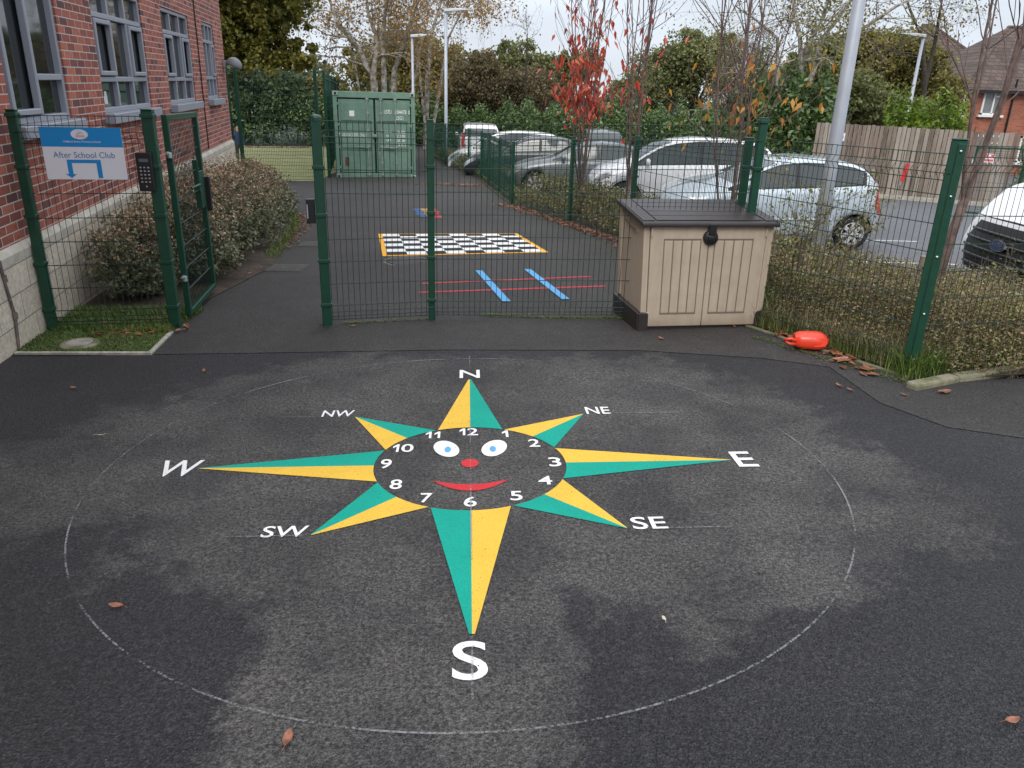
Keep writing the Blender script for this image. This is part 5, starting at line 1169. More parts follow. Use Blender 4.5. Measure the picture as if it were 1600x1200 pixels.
# big oak over the corner of the school
def oak():
    Y = 30.; base = Vector((-13.5, 34, -1.1)); t = empty('oak_tree', 'large yellowing oak spreading from behind the school corner', 'tree', base, 0)
    B = blobs_px([(372, 30, 60, 40), (430, 20, 45, 26), (395, 75, 55, 22), (450, 78, 36, 18), (465, 95, 30, 11), (360, 95, 30, 22), (410, 100, 50, 14), (330, 20, 60, 60), (400, -30, 90, 45), (300, -60, 110, 70), (455, 40, 24, 14), (440, -10, 30, 18)], Y, .9)
    P, cc = clumped(B, 46000, .15, 70, .45); npmesh('crown', leaves(P, .17, .11)-np.array(base), 46000, 'oak_leaf', t)
    b = MB(); b.tube([(0, 0, -.2), (.1, 0, 2.), (.4, -.5, 4.2), (.6, -1, 7)], [.42, .34, .28, .12], 9)
    for i in RNG.choice(len(cc), 60, replace=False):
        q = Vector(cc[i])-base; s_ = Vector((.3, -.4, random.uniform(2.5, 5.5))); mid_ = s_.lerp(q, .5)+Vector((0, 0, .5)); b.tube([s_, mid_, q], [.11, .06, .018], 5, False)
    b.build('trunk', 'dark_bark', t, smooth=True)
oak()
G1 = 'trees and scrub beyond the car park'
crown_tree('evergreen_tree', 'dark dense tree mass behind the turf court fence', 415, 42, [(395, 150, 55, 40), (450, 160, 40, 34), (420, 128, 45, 22), (372, 180, 30, 40), (480, 165, 30, 26)], 18000, .24, 'dark_leaf', group=G1, gz0=-.9, per=90)
crown_tree('hazel_tree', 'hazy green brown tree seen through the gap beside the container', 500, 46, [(490, 165, 40, 32), (525, 150, 35, 25), (470, 145, 30, 22), (510, 190, 40, 20)], 11000, .24, 'olive_leaf', group=G1, gz0=-.9)
crown_tree('alder_tree', 'tall olive brown tree behind the container and lamp columns', 650, 47, [(650, 90, 62, 34), (600, 110, 60, 42), (560, 95, 30, 22), (690, 125, 55, 45), (640, 150, 90, 36), (715, 150, 40, 40), (640, 62, 34, 20)], 34000, .20, 'olive_leaf', group=G1, gz0=-1.2, clump=.16, limbs=30)
crown_tree('bramble_scrub', 'tangled brown scrub between the lamp columns and red cherry', 760, 45, [(740, 130, 40, 34), (775, 145, 45, 28), (830, 140, 40, 30), (755, 100, 22, 20)], 20000, .16, 'scrub_leaf', group=G1, clump=.25, limbs=40, cat='shrub')
crown_tree('willow_tree', 'rounded olive green tree above the hedge left of the red cherry', 812, 48, [(805, 100, 36, 32), (835, 115, 34, 26), (780, 110, 24, 22), (870, 120, 40, 26), (905, 100, 34, 20)], 20000, .19, 'green_leaf', group=G1, clump=.16)
crown_tree('willow_tree', 'broad green tree between the two bare cherry trunks', 1060, 44, [(1075, 85, 44, 30), (1040, 115, 50, 34), (1100, 110, 50, 40), (1010, 145, 50, 22), (1130, 80, 24, 26)], 26000, .18, 'green_leaf', group=G1, clump=.16)
crown_tree('hawthorn_scrub', 'grey brown bare scrub left of the pale birch trunks', 1165, 37, [(1160, 110, 34, 36), (1180, 75, 34, 30), (1195, 120, 40, 24), (1150, 150, 40, 22)], 14000, .13, 'twig_brown', group=G1, clump=.3, limbs=60, cat='shrub', asp=.2)
crown_tree('holly_tree', 'dark green leafy mass around the foot of the birch', 1240, 32, [(1235, 150, 46, 36), (1265, 115, 40, 30), (1215, 175, 40, 25), (1290, 95, 30, 30)], 22000, .17, 'green_leaf', group=G1, clump=.2)
crown_tree('holly_tree', 'big olive green tree around the lamp column above timber fence', 1390, 36, [(1390, 110, 60, 46), (1345, 130, 52, 50), (1440, 130, 48, 46), (1420, 85, 46, 26), (1330, 85, 36, 30), (1370, 165, 80, 30), (1380, 68, 34, 20), (1475, 160, 26, 40)], 44000, .18, 'olive_leaf', group=G1, clump=.18, limbs=30)
crown_tree('holly_tree', 'green leafy growth low beside the thick lamp column', 1300, 31, [(1310, 165, 32, 26), (1420, 175, 40, 20), (1345, 150, 40, 30)], 12000, .17, 'green_leaf', group=G1)
crown_tree('pine_tree', 'small dark conifer top behind the house roof', 1588, 62, [(1588, 72, 13, 16), (1600, 85, 18, 18), (1575, 92, 14, 12)], 3500, .26, 'dark_leaf', group=G1, gz0=-1.)

# birches : leaning trunks, hanging twigs and scattered leaves
def birch(label, stems, Y, n, twl, mleaf='birch_leaf', zb=-1.1, r0_=.17, bark='birch_bark', hangn=240, ls=.12):
    b = MB(); ends = []; base = Vector((AT(stems[0][0][0], 250, Y).x, Y, zb)); t = empty('birch_tree', label, 'tree', base, 0, 'birch trees')
    for st in stems:
        pts = [AT(x, y, Y+random.uniform(-.5, .5)) for x, y in st[:-1]]; r = st[-1]; pts = [p-base for p in pts]; pts[0].z = 0
        k = len(pts); rs = [r*(1-.8*i/(k-1)) for i in range(k)]
        # smooth the stem
        P = []
        for i in range(k-1):
            for u in (0, .5): P.append(pts[i].lerp(pts[i+1], u))
        P.append(pts[-1]); RS = list(np.interp(np.linspace(0, k-1, len(P)), range(k), rs)); b.tube(P, RS, 7, False)
        for j in range(int(len(P)*.35), len(P)):
            for _ in range(2):
                d = Vector((random.gauss(0, 1), random.gauss(0, .7), random.uniform(.0, .9))); grow(b, P[j], d, random.uniform(1.0, 2.1)*twl, max(.014, RS[j]*.34), 2, .55, .05, 3, .62, 0, ends, 3, .2, 4, .004)
    b.build('trunk', bark, t, smooth=True)
    E_ = np.array([tuple(e) for e in ends]); k = RNG.integers(0, len(E_), n); P = E_[k]+RNG.normal(size=(n, 3))*np.array([.18, .18, .28])
    npmesh('crown', leaves(P, ls, ls*.7), n, mleaf, t)
    h = MB()
    for _ in range(hangn):
        e = Vector(ends[random.randrange(len(ends))]); L = random.uniform(.4, 1.3); h.tube([e, e+Vector((random.gauss(0, .12), random.gauss(0, .1), -L*.5)), e+Vector((random.gauss(0, .2), random.gauss(0, .15), -L))], [.007, .005, .003], 3, False)
    tag(h.build('hanging_twigs', 'twig_bark', t), kind='stuff'); return t
mat('twig_bark', (.15, .115, .09), .9)
birch('leaning birch with brown hanging twigs rising behind the green container', [[(588, 250), (585, 130), (560, 75), (530, 40), (515, 0), (500, -40), .17], [(590, 250), (583, 120), (590, 60), (575, 20), (570, -40), .15], [(600, 250), (600, 120), (598, 50), (605, 0), (610, -50), .15], [(575, 120), (548, 60), (525, 35), (505, 30), .06], [(612, 250), (616, 110), (640, 40), (655, 0), (668, -45), .14], [(620, 110), (660, 60), (690, 30), (720, 0), .07]], 34, 7000, .95, hangn=380)
birch('slim birch with brown leaves left of the tall lamp column', [[(665, 250), (668, 120), (675, 50), (690, 0), (700, -40), .13], [(668, 120), (700, 60), (720, 20), (735, -10), .08], [(668, 110), (650, 55), (645, 20), .07]], 38, 5200, .9, hangn=240)
birch('pale trunked birch with sparse yellow leaves near the thick lamp column', [[(1235, 280), (1247, 120), (1262, 70), (1285, 30), (1300, -20), .17], [(1240, 280), (1252, 120), (1250, 60), (1240, 10), (1235, -30), .12], [(1245, 120), (1285, 60), (1320, 15), (1350, -30), .12], [(1240, 105), (1215, 60), (1180, 30), (1150, 10), .08], [(1300, 110), (1340, 50), (1400, 10), (1450, -15), .10]], 28, 5200, .85, 'oak_leaf', r0_=.15, hangn=120, ls=.10)
birch('bare twiggy tree behind the olive tree at upper right', [[(1440, 250), (1445, 120), (1440, 60), (1420, 10), (1410, -30), .12], [(1445, 120), (1462, 60), (1470, 10), (1480, -30), .10]], 33, 900, .9, 'brown_leaf', bark='dark_bark', hangn=60)
birch('thin bare sapling rising above the scrub in the gap of sky', [[(822, 250), (822, 110), (824, 60), (823, 35), .05]], 42, 30, .5, 'brown_leaf', bark='dark_bark', hangn=10)

# upright cherries planted in the bed
def cherry(label, x, y, h, r, n_stems, spread, nleaf, mleaf, zlo, zhi, leafL=.13, splits=.26, lean=(0, 0), clus=.28, zpk=None):
    z = gz(x, y); t = empty('cherry_tree', label, 'tree', (x, y, z), 0, 'upright cherry trees in the bed'); b = MB(); ends = []
    fork = h*splits; p0 = Vector((0, 0, -.1)); p1 = Vector((lean[0]*.3, lean[1]*.3, fork*.6)); p2 = Vector((lean[0]*.6, lean[1]*.6, fork)); b.tube([p0, p1, p2], [r, r*.85, r*.7], 9)
    for i in range(n_stems):
        a = 2*math.pi*i/n_stems+random.uniform(-.3, .3); s_ = p1.lerp(p2, random.uniform(.2, 1.)) if i else p2; rr = r*(.34 if i else .6)*random.uniform(.75, 1.1); q = s_.copy(); d = Vector((math.cos(a)*spread, math.sin(a)*spread, 1)) if i else Vector((lean[0]*.3, 0, 1)); pts = [q.copy()]; rs = [rr]; L = h-fork*.7; k = 8
        for j in range(k):
            d = (d*.8+Vector((random.gauss(0, .05)+lean[0]*.04, random.gauss(0, .05), .45))).normalized(); q = q+d*L/k; pts.append(q.copy()); rs.append(max(.005, rr*(1-.85*(j+1)/k)))
            if j > 0:
                for _ in range(2):
                    e = Vector((random.gauss(0, .5), random.gauss(0, .5), random.uniform(.5, 1.2))); grow(b, q, e, random.uniform(.35, .8), .007, 1, .35, 0, 2, .7, .06, ends, 3, .1, 3, .0035)
        b.tube(pts, rs, 6, False); ends += pts[3:]
    b.build('trunk', 'cherry_bark', t, smooth=True)
    E_ = np.array([tuple(e) for e in ends if zlo < e.z < zhi])
    if nleaf and len(E_):
        wt_ = np.exp(-((E_[:, 2]-zpk[0])/zpk[1])**2)+.03 if zpk else np.ones(len(E_)); E_ = E_ if not zpk else E_; wt_ /= wt_.sum()
        k = RNG.choice(len(E_), nleaf, p=wt_); P = E_[k]+RNG.normal(size=(nleaf, 3))*np.array([.10, .10, .10])*clus/.28
        npmesh('leaves', curl(P, leafL), nleaf*2, mleaf, t)
    return t
def curl(P, L, rng=RNG):
    """hanging folded leaves : two pointed halves each"""
    n = len(P); a = rng.normal(size=(n, 3))*.45; a[:, 2] = -1; a /= np.linalg.norm(a, axis=1)[:, None]; b = rng.normal(size=(n, 3)); b -= (b*a).sum(1)[:, None]*a; b /= np.linalg.norm(b, axis=1)[:, None]; c = np.cross(a, b)
    s = (L*rng.uniform(.7, 1.15, n))[:, None]; V = np.empty((n, 2, 4, 3)); tip = P+a*s; m_ = P+a*s*.5+c*s*.06
    for k, sg_ in ((0, 1), (1, -1)):
        V[:, k, 0] = P; V[:, k, 1] = P+a*s*.32+sg_*b*s*.20+c*s*.02; V[:, k, 2] = tip if k < 2 else tip; V[:, k, 3] = m_
    return V.reshape(-1, 3)
cherry('red leaved upright cherry beyond the chessboard, leaves hanging in bunches', 1.18, 14.6, 5.4, .045, 8, .26, 520, 'red_leaf', .6, 4.9, .17, splits=.12, clus=.34, zpk=(1.9, 1.05))
cherry('nearly bare cherry with a few red leaves, right of the red one', 1.80, 13.3, 5.6, .042, 7, .24, 50, 'red_leaf', 1.2, 4.9, .17, lean=(.15, 0), splits=.14)
cherry('cherry with scattered amber leaves behind the storage box', 2.32, 8.9, 4.9, .038, 7, .34, 110, 'amber_leaf', .8, 2.7, .12, lean=(.2, 0), splits=.12, clus=.4, zpk=(1.75, .5))
cherry('thick leafless cherry trunk behind the right corner post', 3.82, 6.95, 4.8, .050, 4, .30, 0, 'amber_leaf', 1, 2, lean=(.35, 0), splits=.38)
# stake and tie of the leafless cherry
t_ = empty('tree_stake', 'short round timber stake with black tie beside the leafless cherry', 'stake', (3.63, 6.75, gz(3.63, 6.75)+.12))
MB().tube([(0, 0, -.25), (0, 0, .76)], .042, 12).build('stake', 'timber', t_); MB().lathe([(.045, -.025), (.05, 0), (.045, .025)], (0.01, 0, .66), (0, 0, 1), 14).box((.08, .03, .66), (.14, .02, .05)).build('tie', 'black_rubber', t_)
# leggy shrub in front of the hatchback
def sprig_shrub(label, x, y, h, n, w, ml, name='leggy_shrub', ns=14, ls=.035):
    z = gz(x, y); t = empty(name, label, 'shrub', (x, y, z)); b = MB(); ends = []
    for i in range(ns): grow(b, (random.gauss(0, .008), random.gauss(0, .008), -.02), (random.gauss(0, w), random.gauss(0, w), 1), h*random.uniform(.5, .8), .010, 2, .45, 0, 3, .5, .03, ends, 4, .12, 4, .002)
    b.build('stems', 'twig_bark', t); E_ = np.array([tuple(e) for e in ends]); k = RNG.integers(0, len(E_), n); P = E_[k]+RNG.normal(size=(n, 3))*.05; npmesh('foliage', leaves(P, ls, ls*.6), n, ml, t)
leafmat('pale_sprig', [(.1, (.07, .075, .02)), (.5, (.17, .17, .05)), (.8, (.30, .27, .08)), (1, (.55, .55, .42))])
sprig_shrub('leggy shrub with pale yellow sprigs in front of the silver blue hatchback', 2.85, 7.5, 1.35, 1300, .35, 'pale_sprig', ns=16)
sprig_shrub('thin leafy sapling against the fence near the white van', 4.75, 6.75, .95, 300, .25, 'pale_sprig', 'leggy_shrub', 8)

# ground cover in the long bed
def cover(name, region, n, hfun, leaf, m_leaf, kindlab):
    P = []
    while len(P) < n:
        x, y = region(); h = hfun(x, y)
        if h <= 0: continue
        P.append((x, y, gz(x, y)+h*(1-random.random()**2.2*.9)*random.uniform(.75, 1.08)))
    P = np.array(P); o = npmesh(name, leaves(P, leaf, leaf*.55, vert=.2), len(P), m_leaf); tag(o, kind='stuff'); return o
def edge_in(x, y):   # distance into the bed
    if y < 5.2: return -1
    if y < 7.15: return min(x-fence_x(y)-.0, y-(5.28+.1*(x-3)) if x > 3. else 9, 5.4-(x-fence_x(y)))
    w = 1.75 if y > 12 else 2.2
    return min(x-fence_x(y)-.0, w-(x-fence_x(y)))
def edge2(x, y):
    if x > 2.2 and y < 9: return min(edge_in(x, y) if y < 7.15 else 9, x-fence_x(min(y, 7.1)), (6.95 if x > 4.85 else 8.75)-y)
    return edge_in(x, y)
def lump(x, y): return .5+.5*(math.sin(x*2.3+1.3*y)*.4+math.sin(y*3.1-x*1.7)*.35+math.sin(x*6.+y*5.)*.25)
def h_near(x, y):
    e = edge2(x, y)
    if e < 0: return 0
    return min(1, .25+e/.45)*(.40+.26*lump(x, y))*(1.12 if x > 3.2 else .95)
def h_far(x, y):
    e = edge_in(x, y)
    if e < 0: return 0
    base = .62 if y < 13.6 else .78 if y < 17.1 else (.12 if y < 21.5 else .5)
    return min(1, .35+e/.35)*(base*.75+.35*base*lump(x, y))
def reg_near(): return random.uniform(2.1, 6.2), random.uniform(5.2, 9.2)
def reg_far():
    y = random.uniform(7.3, 33); return fence_x(y)+random.uniform(-.05, 2.2), y
cover('ground_cover', reg_near, 105000, h_near, .024, 'cover_leaf', '')
cover('ground_cover', reg_near, 42000, h_near, .026, 'cover_dry', '')
cover('ground_cover', reg_far, 60000, h_far, .055, 'cover_leaf', '')
cover('ground_cover', reg_far, 14000, h_far, .055, 'cover_dry', '')
def twigs(name, region, hf, n):
    b = MB()
    while n:
        x, y = region(); h = hf(x, y)
        if h <= 0: continue
        z = gz(x, y); a = Vector((x, y, z)); d = Vector((random.gauss(0, .25), random.gauss(0, .25), 1))*h*random.uniform(.8, 1.25); b.tube([a, a+d*.5+Vector((random.gauss(0, .03), 0, 0)), a+d], [.003, .0025, .0015], 3, False); n -= 1
    tag(b.build(name, 'twig_bark'), kind='stuff')
twigs('undergrowth', reg_near, h_near, 1600); twigs('undergrowth', reg_far, h_far, 1200)
# grass blades
def blades(name, fn, n, hmin, hmax, m_, wd=.006, bend=.5):
    V = np.empty((n*2, 4, 3)); k = 0
    while k < n:
        x, y = fn()
        if x is None: continue
        z = gz(x, y); h = random.uniform(hmin, hmax); a = random.random()*6.28; lx, ly = math.cos(a), math.sin(a); px_, py_ = -ly*wd/2, lx*wd/2; be = bend*h*random.random()
        p0 = (x-px_, y-py_, z); p1 = (x+px_, y+py_, z); m0 = (x+lx*be*.35-px_*.8, y+ly*be*.35-py_*.8, z+h*.6); m1 = (x+lx*be*.35+px_*.8, y+ly*be*.35+py_*.8, z+h*.6); tp = (x+lx*be, y+ly*be, z+h*.95); tp2 = (x+lx*be+px_*.1, y+ly*be+py_*.1, z+h*.95)
        V[2*k] = [p0, p1, m1, m0]; V[2*k+1] = [m0, m1, tp2, tp]; k += 1
    o = npmesh(name, V.reshape(-1, 3), n*2, m_); tag(o, kind='stuff')
def along(pts, w):
    P = [Vector((*p, 0)) for p in pts]
    def f():
        i = random.randrange(len(P)-1); q = P[i].lerp(P[i+1], random.random()); return q.x+random.gauss(0, w), q.y+random.gauss(0, w)
    return f
def keep(f, test):
    def g_():
        x, y = f(); return (x, y) if test(x, y) else (None, None)
    return g_
diag = [(2.12, 7.0), (2.95, 5.55)]
edge_d = [(2.10, 6.75), (2.42, 6.12), (2.88, 5.42), (3.05, 5.28)]
inbed = lambda x, y: x > fence_x(y)-.07 and y > 5.36
fl_ = [(2.14, 6.95), (2.6, 6.2), (3.0, 5.5)]
blades('grass', keep(along(fl_, .07), inbed), 1100, .06, .22, 'grass_blade', .005, .9); blades('grass', keep(along(fl_, .14), inbed), 900, .12, .36, 'dry_grass', .004, .9)
blades('grass', keep(along([(2.95, 5.42), (3.15, 5.48)], .06), lambda x, y: y > 5.28), 700, .08, .24, 'grass_blade', .006, 1.1)
blades('grass', keep(along([(3.05, 5.48), (4.1, 5.78), (5.4, 6.0)], .10), lambda x, y: y > 5.34+.2*(x-3)), 1900, .08, .26, 'grass_blade', .006, .9)
blades('grass', along([(3.2, 5.75), (5.4, 6.2)], .2), 1100, .2, .42, 'dry_grass', .004)
blades('grass', along([(2.3, 6.95), (2.3, 7.2)], .08), 450, .2, .42, 'grass_blade', .007)
# little lawn in the school corner
def in_poly(x, y, P):
    c = False; n = len(P)
    for i in range(n):
        a, b_ = P[i], P[(i+1) % n]
        if (a[1] > y) != (b_[1] > y) and x < (b_[0]-a[0])*(y-a[1])/(b_[1]-a[1])+a[0]: c = not c
    return c
lawn = [(p.x, p.y) for p in gp]; lx0, lx1 = min(p[0] for p in lawn), max(p[0] for p in lawn); ly0, ly1 = min(p[1] for p in lawn), max(p[1] for p in lawn)
cvr = G(125, 541)
def lawn_pt():
    x, y = random.uniform(lx0, lx1), random.uniform(ly0, ly1+.5)
    return (x, y) if in_poly(x, min(y, ly1-.02) if y > ly1 else y, lawn) and (x-cvr.x)**2+(y-cvr.y)**2 > .16**2 and x > BO.x-.2 else (None, None)
blades('grass', lawn_pt, 9000, .015, .045, 'grass_blade', .007, 1.); 
def lawn2(): 
    x, y = random.uniform(-4.25, -3.02), random.uniform(6.35, 7.2); return x, y
blades('grass', lawn2, 9000, .02, .08, 'grass_blade', .006, 1.)

blades('grass', along([wp(3.5, 1.55).xy[:], wp(6.5, 1.66).xy[:], wp(9.5, 1.3).xy[:]], .07), 2200, .03, .12, 'grass_blade', .006, 1.)
# grey leaved shrubs along the school wall
def wall_shrub(s, off, w, h, d, n, label, flower=.45, seed=0):
    p = wp(s, off); t = empty('grey_shrub', label, 'shrub', p, ang, 'grey leaved shrubs along the school wall')
    rng = np.random.default_rng(seed+5); B = [(0, 0, h*.55, w*.5, d*.5, h*.42), (-w*.25, .05, h*.45, w*.35, d*.42, h*.36), (w*.25, -.05, h*.5, w*.35, d*.42, h*.40), (0, -d*.2, h*.35, w*.45, d*.35, h*.30)]
    P, cc = clumped(B, n, .15, 34, .55, rng); P = P[P[:, 2] > .08]; P[:, 2] -= np.clip(-P[:, 1], 0, 2)*.30*P[:, 2]/h; k = rng.random(len(P)) < np.clip((P[:, 2]/h-.35)*flower*1.8, 0, .8)
    a, c = P[~k], P[k]; npmesh('foliage', leaves(a, .055, .026, rng=rng), len(a), 'shrub_leaf', t); c = np.repeat(c, 2, 0)+rng.normal(size=(2*len(c), 3))*.02; npmesh('dry_flowers', leaves(c+np.array([0, 0, .03]), .032, .022, rng=rng), len(c), 'shrub_flower', t)
    b = MB()
    for i in rng.choice(len(cc), min(45, len(cc)), replace=False):
        q = Vector(cc[i])*1.0; b.tube([(rng.normal()*.07, rng.normal()*.07, 0), tuple(q*.5+Vector((0, 0, -.05))), tuple(q)], [.014, .009, .004], 4, False)
    b.build('stems', 'bark', t)
wall_shrub(1.15, .50, .85, .92, .75, 7000, 'loose leggy shrub low against the block plinth below the sign', .5, 8)
wall_shrub(2.05, .72, 1.35, 1.08, 1.15, 15000, 'grey brown shrub behind the sign fence, nearest to the wall corner', .6, 1)
wall_shrub(3.15, .82, 1.2, 1.25, 1.15, 13000, 'taller brown topped shrub just behind the keypad post', .7, 2)
wall_shrub(4.35, .85, 1.3, 1.12, 1.35, 13000, 'grey shrub seen through the open gate', .5, 3)
wall_shrub(5.6, .85, 1.4, 1.16, 1.4, 13000, 'fawn headed shrub just past the open gate', .6, 4)
wall_shrub(6.95, .85, 1.5, 1.12, 1.4, 12000, 'grey shrub in the middle of the wall row', .55, 5)
wall_shrub(8.3, .8, 1.5, 1.05, 1.35, 11000, 'second last grey shrub of the wall row', .5, 6)
wall_shrub(9.6, .7, 1.4, .85, 1.15, 8000, 'low last grey shrub at the end of the wall row', .45, 7)
def euph():
    p = G(384, 375); t = empty('green_shrub', 'small bright green bushy plant at the path edge', 'shrub', p); rng = np.random.default_rng(9)
    B = [(-.05, .05, .24, .20, .2, .18), (.08, -.08, .16, .17, .17, .13), (-.12, -.1, .14, .15, .15, .12), (-.18, .2, .34, .14, .14, .12)]; P, cc = clumped(B, 3800, .22, 24, .55, rng); P[:, 2] = np.abs(P[:, 2]); npmesh('foliage', leaves(P, .045, .018, rng=rng), len(P), 'bright_leaf', t)
    b = MB(); [b.tube([(0, 0, 0), tuple(c)], [.006, .003], 4, False) for c in cc[:20]]; b.build('stems', 'bark', t)
euph()

# ------------------------------------------------------------------ fallen leaves
def litter(name, fn, n, L, m_='litter', zo=.012):
    V = np.empty((n, 2, 4, 3)); k = 0
    while k < n:
        x, y = fn()
        if x is None: continue
        z = gz(x, y)+zo+random.random()*.02; a = random.random()*6.28; s_ = L*random.uniform(.6, 1.3); u = np.array([math.cos(a), math.sin(a), random.gauss(0, .12)]); v = np.array([-math.sin(a), math.cos(a), random.gauss(0, .15)]); o = np.array([x, y, z]); c = random.uniform(.0, .3)*s_
        up_ = np.array([0, 0, c*.5])
        V[k, 0] = [o-u*s_*.5, o-u*s_*.1+v*s_*.26+up_, o+u*s_*.5, o]; V[k, 1] = [o-u*s_*.5, o, o+u*s_*.5, o-u*s_*.1-v*s_*.26+up_]; k += 1
    o = npmesh(name, V.reshape(-1, 3), n*2, m_); tag(o, kind='stuff'); return o
fedge = [fe(8.5, -.12), fe(10, -.12), fe(11.9, -.14), fe(13, -.16), fe(14.33, -.2), fe(15.8, -.2), fe(17.2, -.22)]
litter('leaf_litter', keep(along(fedge, .09), lambda x, y: True), 900, .075)
litter('leaf_litter', along([(-2.9, 22.6), (-1.6, 22.3), (-.95, 22.2)], .16), 300, .08)
litter('leaf_litter', along([G(1205, 512).xy[:], G(1235, 530).xy[:], G(1300, 552).xy[:], G(1345, 580).xy[:]], .05), 90, .10); litter('leaf_litter', along([G(1200, 500).xy[:], G(1222, 515).xy[:], G(1236, 530).xy[:]], .035), 40, .12)
litter('leaf_litter', keep(along([wp(2.3, 1.05).xy[:], wp(3.0, 1.0).xy[:]], .25), lambda x, y: True), 260, .075)
litter('leaf_litter', along([wp(4.2, 1.62).xy[:], wp(6.5, 1.72).xy[:], wp(8.5, 1.6).xy[:]], .10), 420, .075)
litter('leaf_litter', along([G(150, 525).xy[:], G(290, 517).xy[:]], .07), 46, .08)
litter('leaf_litter', along([G(120, 500).xy[:], G(270, 495).xy[:]], .16), 60, .08)
litter('leaf_litter', along([(-19, 38.2), (-7, 38.2)], .35), 900, .12)
litter('leaf_litter', lambda: (random.uniform(3.0, 5.5), random.uniform(5.6, 6.4)), 16, .085, zo=.32)
def mossy(pts, w, n): litter('moss', along(pts, w), n, .02, 'moss', .004)
mossy([(-.3, 7.12), (.4, 7.06), (1.15, 7.06)], .035, 1500); mossy([(-1.6, 6.75), (-.8, 6.95)], .02, 350); mossy([fe(9, -.35), fe(12, -.35), fe(17, -.4), fe(22, -.3)], .10, 1500)
mossy([(2.1, 6.45), (2.9, 5.2)], .03, 500)
# single leaves lying on the tarmac, one thing each
single = [(115, 608, 'small pale brown leaf on tarmac above the left of the circle'), (319, 581, 'small reddish leaf outside the chalk circle, left of NW'), (182, 950, 'crumpled orange brown leaf near the lower left of the circle'), (450, 1158, 'rounded orange leaf at the bottom edge left of S'),
          (1310, 604, 'left of two brown leaves near the bed kerb'), (1327, 611, 'right of two brown leaves near the bed kerb'), (1412, 619, 'curled brown leaf at the foot of the right post'), (1475, 615, 'brown leaf against the mossy kerb'), (1033, 531, 'flat brown leaf in front of the storage box'), (1312, 565, 'large pale pink leaf beside the red jug'),
          (1580, 1130, 'brown leaf at the lower right edge of the tarmac'), (1037, 970, 'tiny pale fleck of leaf inside the circle, right of S'), (160, 682, 'thin pale leaf stalk left of the letter W'), (770, 494, 'brown leaf under the front fence near the middle post'), (1147, 512, 'brown leaf by the storage box front corner'),
          (440, 388, 'pale leaf on the path beyond the gate'), (552, 511, 'small leaf at the foot of the domed gate post'), (1080, 455, '')]
for i, (px, py, lb) in enumerate(single):
    if not lb: continue
    p = G(px, py); L = {9: .15, 2: .06, 3: .062, 8: .07, 7: .11, 11: .03, 12: .07}.get(i, .055)*1.; b = MB(); rz = random.random()*3.1 if i not in (9, 12, 7) else .3; n = 6; T_ = []; Bt = []
    for k in range(n+1):
        t = k/n; w_ = math.sin(math.pi*min(1, t*.94+.03))**.8*L*(.24 if i != 12 else .05); lift = .004+.02*L/.06*abs(t-.45)*random.uniform(.6, 1.1); T_.append((-L/2+L*t, w_, lift+.3*w_)); Bt.append((-L/2+L*t, -w_, lift+.25*w_))
    mid_ = [(a[0], 0, min(a[2], c[2])*.8) for a, c in zip(T_, Bt)]; b.grid([T_, mid_, Bt]); b.tube([(-L/2, 0, mid_[0][2]), (-L*.8, L*.08, .004)], .0012, 4)
    o = b.build('fallen_leaf', 'pale_pink_leaf' if i == 9 else 'single_leaf' if i not in (11, 12) else 'pale_leaf', smooth=True) if 'single_leaf' in MATS else None
    if o is None:
        mat('single_leaf', (.25, .10, .055), .7, 0, .5, 40); mat('pale_pink_leaf', (.45, .20, .15), .6, 0, .2, 30); mat('pale_leaf', (.45, .40, .32), .7)
        o = b.build('fallen_leaf', 'single_leaf', smooth=True)
    o.location = p+Vector((0, 0, .006)); o.rotation_euler = (0, 0, rz); tag(o, lb, 'leaf', 'single leaves fallen on the tarmac')

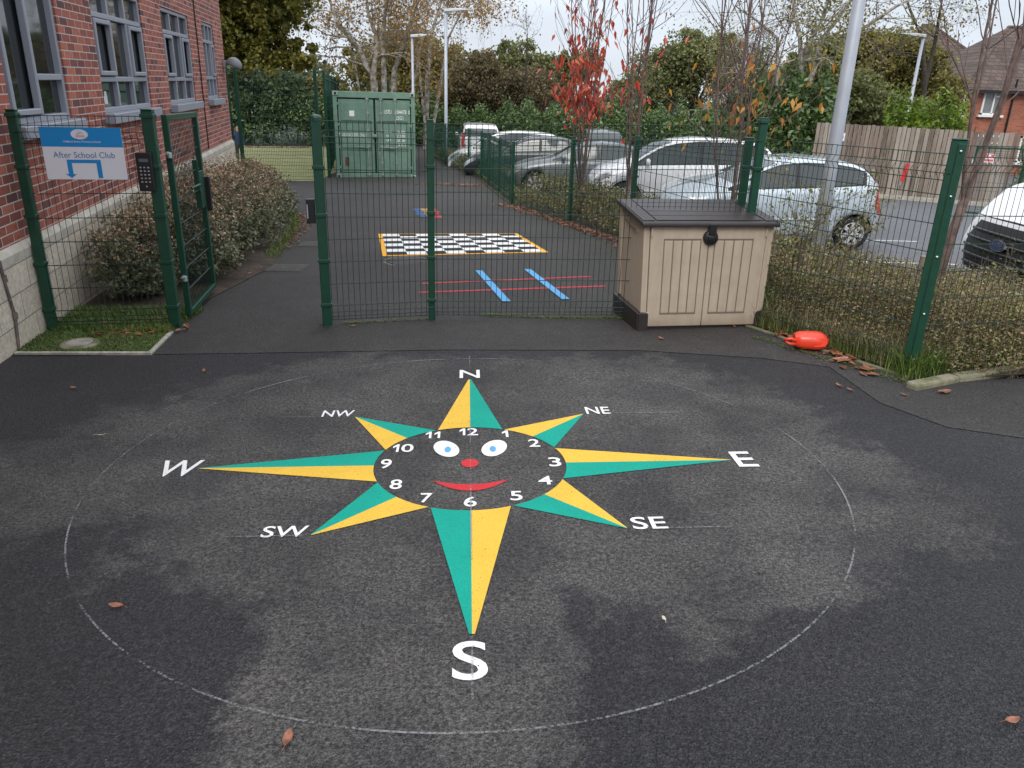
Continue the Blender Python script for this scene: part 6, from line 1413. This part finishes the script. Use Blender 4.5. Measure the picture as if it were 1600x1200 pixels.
# ------------------------------------------------------------------ child on the turf court
mat('skin', (.50, .30, .22), .6); mat('navy_cloth', (.02, .035, .10), .85); mat('dark_cloth', (.03, .03, .035), .85); mat('hair_brown', (.05, .03, .018), .8)
def child():
    Y = 29.; x = XT(371.5, Y, .2); z = plane(x, Y); H_ = 1.38; t = empty('child', 'child in a navy top standing behind the court fence post', 'person', (x, Y, z), R(20))
    me = bpy.data.meshes.new('body'); 
    v = [(0, 0, .66), (0, 0, .82), (0, 0, 1.02), (0, 0, 1.13), (0, .0, 1.20), (0, -.01, 1.30), (.07, 0, .62), (.08, .01, .34), (.08, .03, .06), (.08, -.08, .03), (-.07, 0, .62), (-.08, -.02, .34), (-.08, .03, .06), (-.08, -.08, .03), (.13, 0, 1.05), (.19, .0, .84), (.20, -.07, .66), (.20, -.09, .60), (-.13, 0, 1.05), (-.19, 0, .84), (-.19, -.08, .66), (-.19, -.10, .60)]
    e = [(0, 1), (1, 2), (2, 3), (3, 4), (4, 5), (0, 6), (6, 7), (7, 8), (8, 9), (0, 10), (10, 11), (11, 12), (12, 13), (2, 14), (14, 15), (15, 16), (16, 17), (2, 18), (18, 19), (19, 20), (20, 21)]
    rad = [.11, .105, .12, .05, .045, .085, .075, .055, .035, .03, .075, .055, .035, .03, .055, .04, .028, .022, .055, .04, .028, .022]
    me.from_pydata(v, e, []); o = bpy.data.objects.new('body', me); C.objects.link(o); o.parent = t; md = o.modifiers.new('skin', 'SKIN')
    for i, r_ in enumerate(rad): me.skin_vertices[0].data[i].radius = (r_, r_*(.8 if i < 3 else 1)); 
    me.skin_vertices[0].data[0].use_root = True; o.modifiers.new('sub', 'SUBSURF').levels = 1; o.modifiers['sub'].render_levels = 2
    dg = bpy.context.evaluated_depsgraph_get(); m2 = bpy.data.meshes.new_from_object(o.evaluated_get(dg)); o.modifiers.clear(); o.data = m2; m2.materials.clear()
    for m_ in ('skin', 'navy_cloth', 'dark_cloth', 'hair_brown'): m2.materials.append(MATS[m_])
    for p in m2.polygons:
        c = p.center; p.use_smooth = True; p.material_index = 3 if (c.z > 1.34 or (c.z > 1.24 and c.y > .03)) else 0 if c.z > 1.14 or (abs(c.x) > .15 and c.z < .66) else 1 if c.z > .70 else 2
    for sx in (-1, 1): MB().lathe([(.001, .012), (.009, .008), (.012, 0)], (sx*.03, -.088, 1.30), (0, -1, 0), 8).build('eye', 'dark_cloth', t)
    MB().lathe([(.001, .022), (.009, .008), (.012, 0)], (0, -.09, 1.275), (0, -1, 0), 8).build('nose', 'skin', t); MB().box((0, -.088, 1.245), (.04, .008, .008)).build('mouth', 'logo_red', t)
child()
